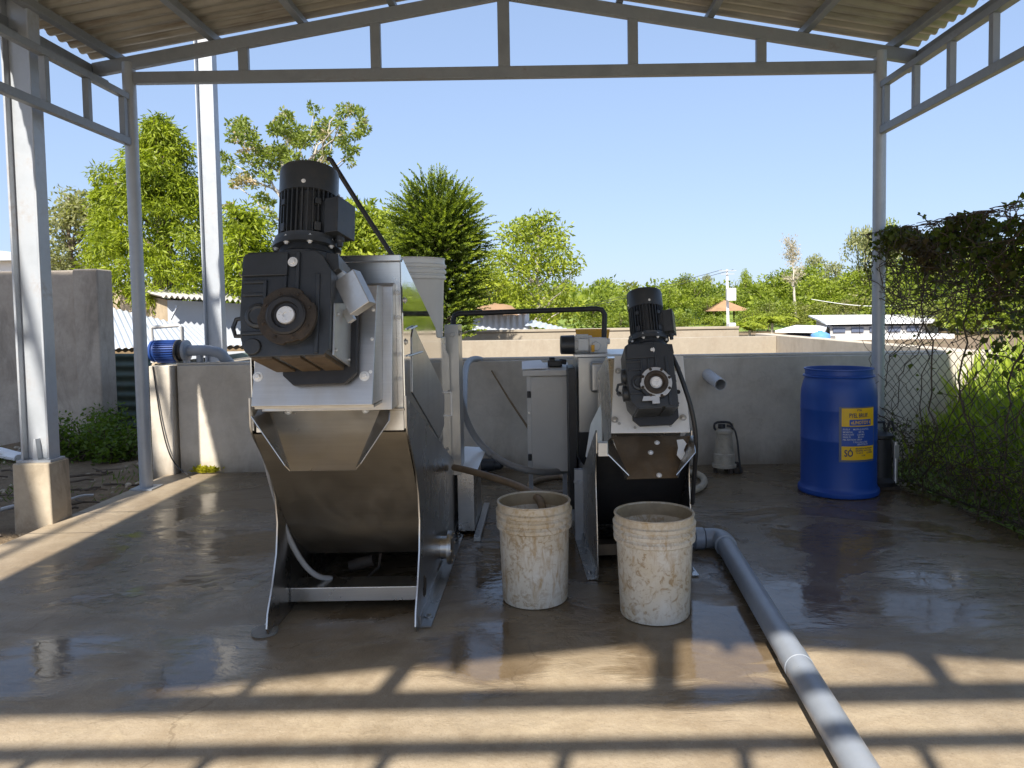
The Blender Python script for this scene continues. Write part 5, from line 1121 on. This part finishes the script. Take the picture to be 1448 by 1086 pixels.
for k, x, y, Y, sx in ((0, 862, 412, 62, 1.3), (0, 900, 415, 58, 1.3), (0, 945, 405, 64, 1.2), (0, 985, 398, 66, 1.1), (1, 968, 390, 70, 1.2), (0, 1002, 418, 60, 1.2), (0, 1075, 402, 64, 1.4), (0, 1100, 385, 66, 1.4), (0, 1128, 377, 68, 1.5), (0, 1150, 392, 62, 1.3), (0, 1175, 400, 60, 1.3), (0, 1200, 388, 66, 1.2), (0, 1225, 380, 60, 1.2), (1, 1054, 384, 70, .6), (0, 1085, 425, 52, 1.2), (0, 1120, 428, 50, 1.3), (0, 1160, 428, 50, 1.3), (0, 1195, 425, 52, 1.2), (0, 1062, 438, 50, 1.2), (0, 880, 440, 50, 1.5), (0, 960, 440, 50, 1.5), (0, 1010, 446, 46, 1.2), (0, 840, 425, 56, 1.3),
                       (2, 1153, 366, 72, .8), (2, 1178, 376, 70, .9), (2, 1212, 332, 62, .55), (2, 1226, 330, 60, .5), (2, 1262, 345, 56, .8), (2, 1246, 322, 64, .5), (1, 1258, 318, 58, .5), (0, 1290, 370, 50, 1.3), (0, 1330, 360, 48, 1.4), (0, 1380, 350, 46, 1.4), (0, 1425, 345, 44, 1.5), (2, 1310, 340, 58, .7), (0, 1280, 400, 44, 1.3), (0, 1350, 405, 40, 1.3), (0, 1420, 400, 40, 1.4), (0, 850, 395, 90, 1.2), (2, 1000, 392, 80, .7)):
    put(k, x, y, Y, sx=sx)
# the woods that fill the slope behind them
P, D, cs = [], [], []
for i in range(520):
    Yy = random.uniform(56, 118); x = random.uniform(-60, 75); cs.append(((x, Yy, hill_z(x, Yy) + random.uniform(.3, 2.6)), random.uniform(.9, 1.9)))
P, D = clumps(cs, 60, .6, .1); Ls = RNG.uniform(.28, .62, len(P)); tag(leaf_mesh('woods', P, D, Ls, Ls * .6, M['leaf_hill'], None, .2), 'dense green woods covering the far slope', 'woods', kind='stuff')
# bare pale tree
Y = 52; bt = thing('bare_tree', W(1126, 462, Y), 'tall bare pale tree with a fine twiggy crown before the far woods', 'tree'); b = MB()
p0, p1 = W(1126, 466, Y), W(1120, 352, Y); tp = limb(b, p0 - Vector((0, 0, 1)), p1, .14, .035, .01, 12, 8); P, D, Ls = [], [], []
for i in range(46):
    k = random.randint(7, 12); a = random.uniform(0, 2 * PI); ln = random.uniform(.35, 1.05) * (1 - (k - 7) * .07); q = tp[k] + Vector((math.cos(a) * ln, math.sin(a) * ln, random.uniform(.15, .95))); pts = limb(b, tp[k], q, .025, .008, .08, 5, 5)
    for j in range(26): c = pts[random.randint(2, 5)]; P.append(c + Vector((random.gauss(0, .15), random.gauss(0, .15), random.gauss(0, .15)))); D.append((random.gauss(0, 1), random.gauss(0, 1), random.gauss(.3, 1))); Ls.append(random.uniform(.10, .26))
b.build('trunk', M['bark_pale'], bt, ang=60); Ls = np.array(Ls); leaf_mesh('twigs', P, D, Ls, Ls * .3, M['leaf_dry'], bt)
# banana like plants before the slope
for n_, (px, py, Yy) in enumerate(((1092, 445, 43), (1060, 455, 42))):
    c = W(px, py + 22, Yy); t = thing('banana_plant', c, ('broad leaved plant with arching fronds left of the white canopy', 'lower broad leaved plant beside the utility pole base')[n_], 'plant'); b = MB(); b.cyl((c.x, Yy, c.z - 1.5), (c.x, Yy, c.z + .5), .11, 8, .07); b.build('stem', M['bark_pale'], t)
    P, D, Ls = [], [], []
    for i in range(16):
        a = random.uniform(0, 2 * PI); ln = random.uniform(1.0, 1.9)
        for j in range(14):
            u = j / 13; q = Vector((c.x + math.cos(a) * ln * u, Yy + math.sin(a) * ln * u, c.z + .5 + ln * (.8 * u - .75 * u * u)))
            for s in (-1, 1): P.append(q); D.append((-math.sin(a) * s + math.cos(a) * .4, math.cos(a) * s + math.sin(a) * .4, -.35)); Ls.append(.36 * (1 - .5 * abs(u - .5)))
    Ls = np.array(Ls); leaf_mesh('fronds', P, D, Ls, Ls * .45, M['leaf_light'], t)
# ------------------------------------------------------------------ left yard
def bush(px, py, Y, n, label, spread=.5, h=.45):
    c = W(px, py, Y); t = thing('bush', (c.x, Y, -.07), label, 'bush'); b = MB(); P, D, Ls = [], [], []
    for i in range(n):
        a = random.uniform(0, 2 * PI); q = Vector((c.x + math.cos(a) * spread * random.random() ** .5, Y + math.sin(a) * spread * .6 * random.random(), random.uniform(.1, h))); pts = limb(b, (c.x + random.gauss(0, .1), Y + random.gauss(0, .08), -.1), q, .008, .003, .08, 4, 4)
        for j in range(55): p_ = pts[random.randint(1, 4)] + Vector((random.gauss(0, .06), random.gauss(0, .06), random.gauss(0, .045))); P.append(p_); D.append((random.gauss(0, 1), random.gauss(0, 1), random.gauss(.2, .6))); Ls.append(random.uniform(.03, .07))
    b.build('stems', M['twig'], t, ang=0); Ls = np.array(Ls); leaf_mesh('foliage', P, D, Ls, Ls * .5, M['leaf_bush'], t); return t
bush(118, 655, 7.6, 40, 'low green bush at the foot of the old wall', .5, .36)
bush(165, 655, 7.4, 34, 'low green bush left of the shed post base', .4, .34)
bush(150, 590, 8.35, 22, 'weedy bush growing under the low shed roof edge', .25, .35)
b = MB()
for i in range(26):
    g0 = G(random.uniform(0, 190), random.uniform(665, 730), -.06); a = random.uniform(-.5, .5) + (PI if random.random() < .5 else 0); ln = random.uniform(.1, .5)
    if g0.x > -3.5: continue
    pts = [g0 + Vector((math.cos(a) * ln * k / 5, math.sin(a) * ln * k / 5 + random.gauss(0, .01), .01 + random.random() * .02)) for k in range(6)]
    b.tube(pts, random.uniform(.004, .010), 5)
tag(b.build('fallen_twigs', M['twig'], ang=0), 'scattered twigs on the dirt yard', 'twigs', kind='stuff')
for n_, (x0, y0, x1, y1, r, m, lab) in enumerate(((-20, 728, 34, 714, .016, 'pvc_white', 'pale pipe lying on the yard dirt left of the pedestal'), (96, 707, 132, 700, .010, 'pvc_white', 'thin pale stick on the dirt right of the pedestal'))):
    p, q = G(x0, y0, -.05), G(x1, y1, -.05); b = MB(); b.tube([p, p.lerp(q, .5) + Vector((0, .02, .012)), q], r, 8, smooth=1); tag(b.build('loose_pipe', M[m]), lab, 'pipe')
c = G(8, 650, -.05); b = MB()
for k in range(5): b.tube([c + Vector((-.5 + k * .05, random.uniform(-.15, .15), .05 + .03 * k)), c + Vector((-.1, random.uniform(-.1, .1), .12 - .02 * k)), c + Vector((.18, random.uniform(-.1, .1), .03))], .035, 8, smooth=1)
tag(b.build('plastic_heap', M['white']), 'crumpled white plastic on the dirt at far left', 'plastic')
# grass tufts and pebbles of the yard
P, D, Ls = [], [], []
for i in range(3800):
    x = random.uniform(-8, -3.42); y = random.uniform(3.2, 8.3); 
    if math.sin(x * 1.7 + 2) * math.sin(y * 2.3) < .35: continue
    P.append((x, y, gz(x, y) - .01)); D.append((random.gauss(0, .6), random.gauss(0, .6), .8)); Ls.append(random.uniform(.03, .11))
Ls = np.array(Ls); tag(leaf_mesh('yard_grass', P, D, Ls, .010, M['leaf_bush'], None, .25), 'sparse weeds and grass tufts on the dirt yard', 'grass', kind='stuff')
b = MB()
for i in range(420):
    x = random.uniform(-6, -3.4); y = random.uniform(2.2, 8); r = random.uniform(.008, .03); z = gz(x, y)
    b.lathe([(r * .3, -r * .3), (r, 0), (r * .7, r * .5), (0, r * .6)], (x, y, z), (random.gauss(0, .2), random.gauss(0, .2), 1), 6)
tag(b.build('pebbles', M['conc_ped'], ang=0), 'pebbles and crumbs on the dirt yard', 'pebbles', kind='stuff')


# every bolt, screw, hinge and paired sheet piece becomes an object of its own
def split_pieces(o, tol):
    bm = bmesh.new(); bm.from_mesh(o.data); seen = set(); isl = []
    for v in bm.verts:
        if v.index in seen: continue
        st, ids = [v], []; seen.add(v.index)
        while st:
            a = st.pop(); ids.append(a.index)
            for e in a.link_edges:
                w = e.other_vert(a)
                if w.index not in seen: seen.add(w.index); st.append(w)
        c = sum((o.data.vertices[i].co for i in ids), Vector()) / len(ids)
        for g_ in isl:
            if (g_[0] - c).length < tol: g_[1].extend(ids); break
        else: isl.append([c, ids])
    if len(isl) > 1:
        nm = o.name.split('.')[0]
        for c, ids in isl[1:]:
            keep = set(ids); b2 = bm.copy(); b2.verts.ensure_lookup_table(); bmesh.ops.delete(b2, geom=[v for v in b2.verts if v.index not in keep], context='VERTS')
            n = o.copy(); n.data = bpy.data.meshes.new(nm); b2.to_mesh(n.data); b2.free(); n.data.materials.append(o.data.materials[0]); n.name = nm; COL.objects.link(n)
        keep = set(isl[0][1]); bmesh.ops.delete(bm, geom=[v for v in bm.verts if v.index not in keep], context='VERTS'); bm.to_mesh(o.data)
    bm.free()
for o in list(bpy.data.objects):
    k = o.name.split('.')[0]
    if k in ('bolt', 'screw', 'hole', 'chute_wing', 'junction_bracket', 'hinge', 'lock', 'latch_rod', 'mounting_foot', 'foot'): split_pieces(o, .018 if k in ('bolt', 'screw') else .001)
for o in list(bpy.data.objects):
    if '_o' in o: del o['_o']
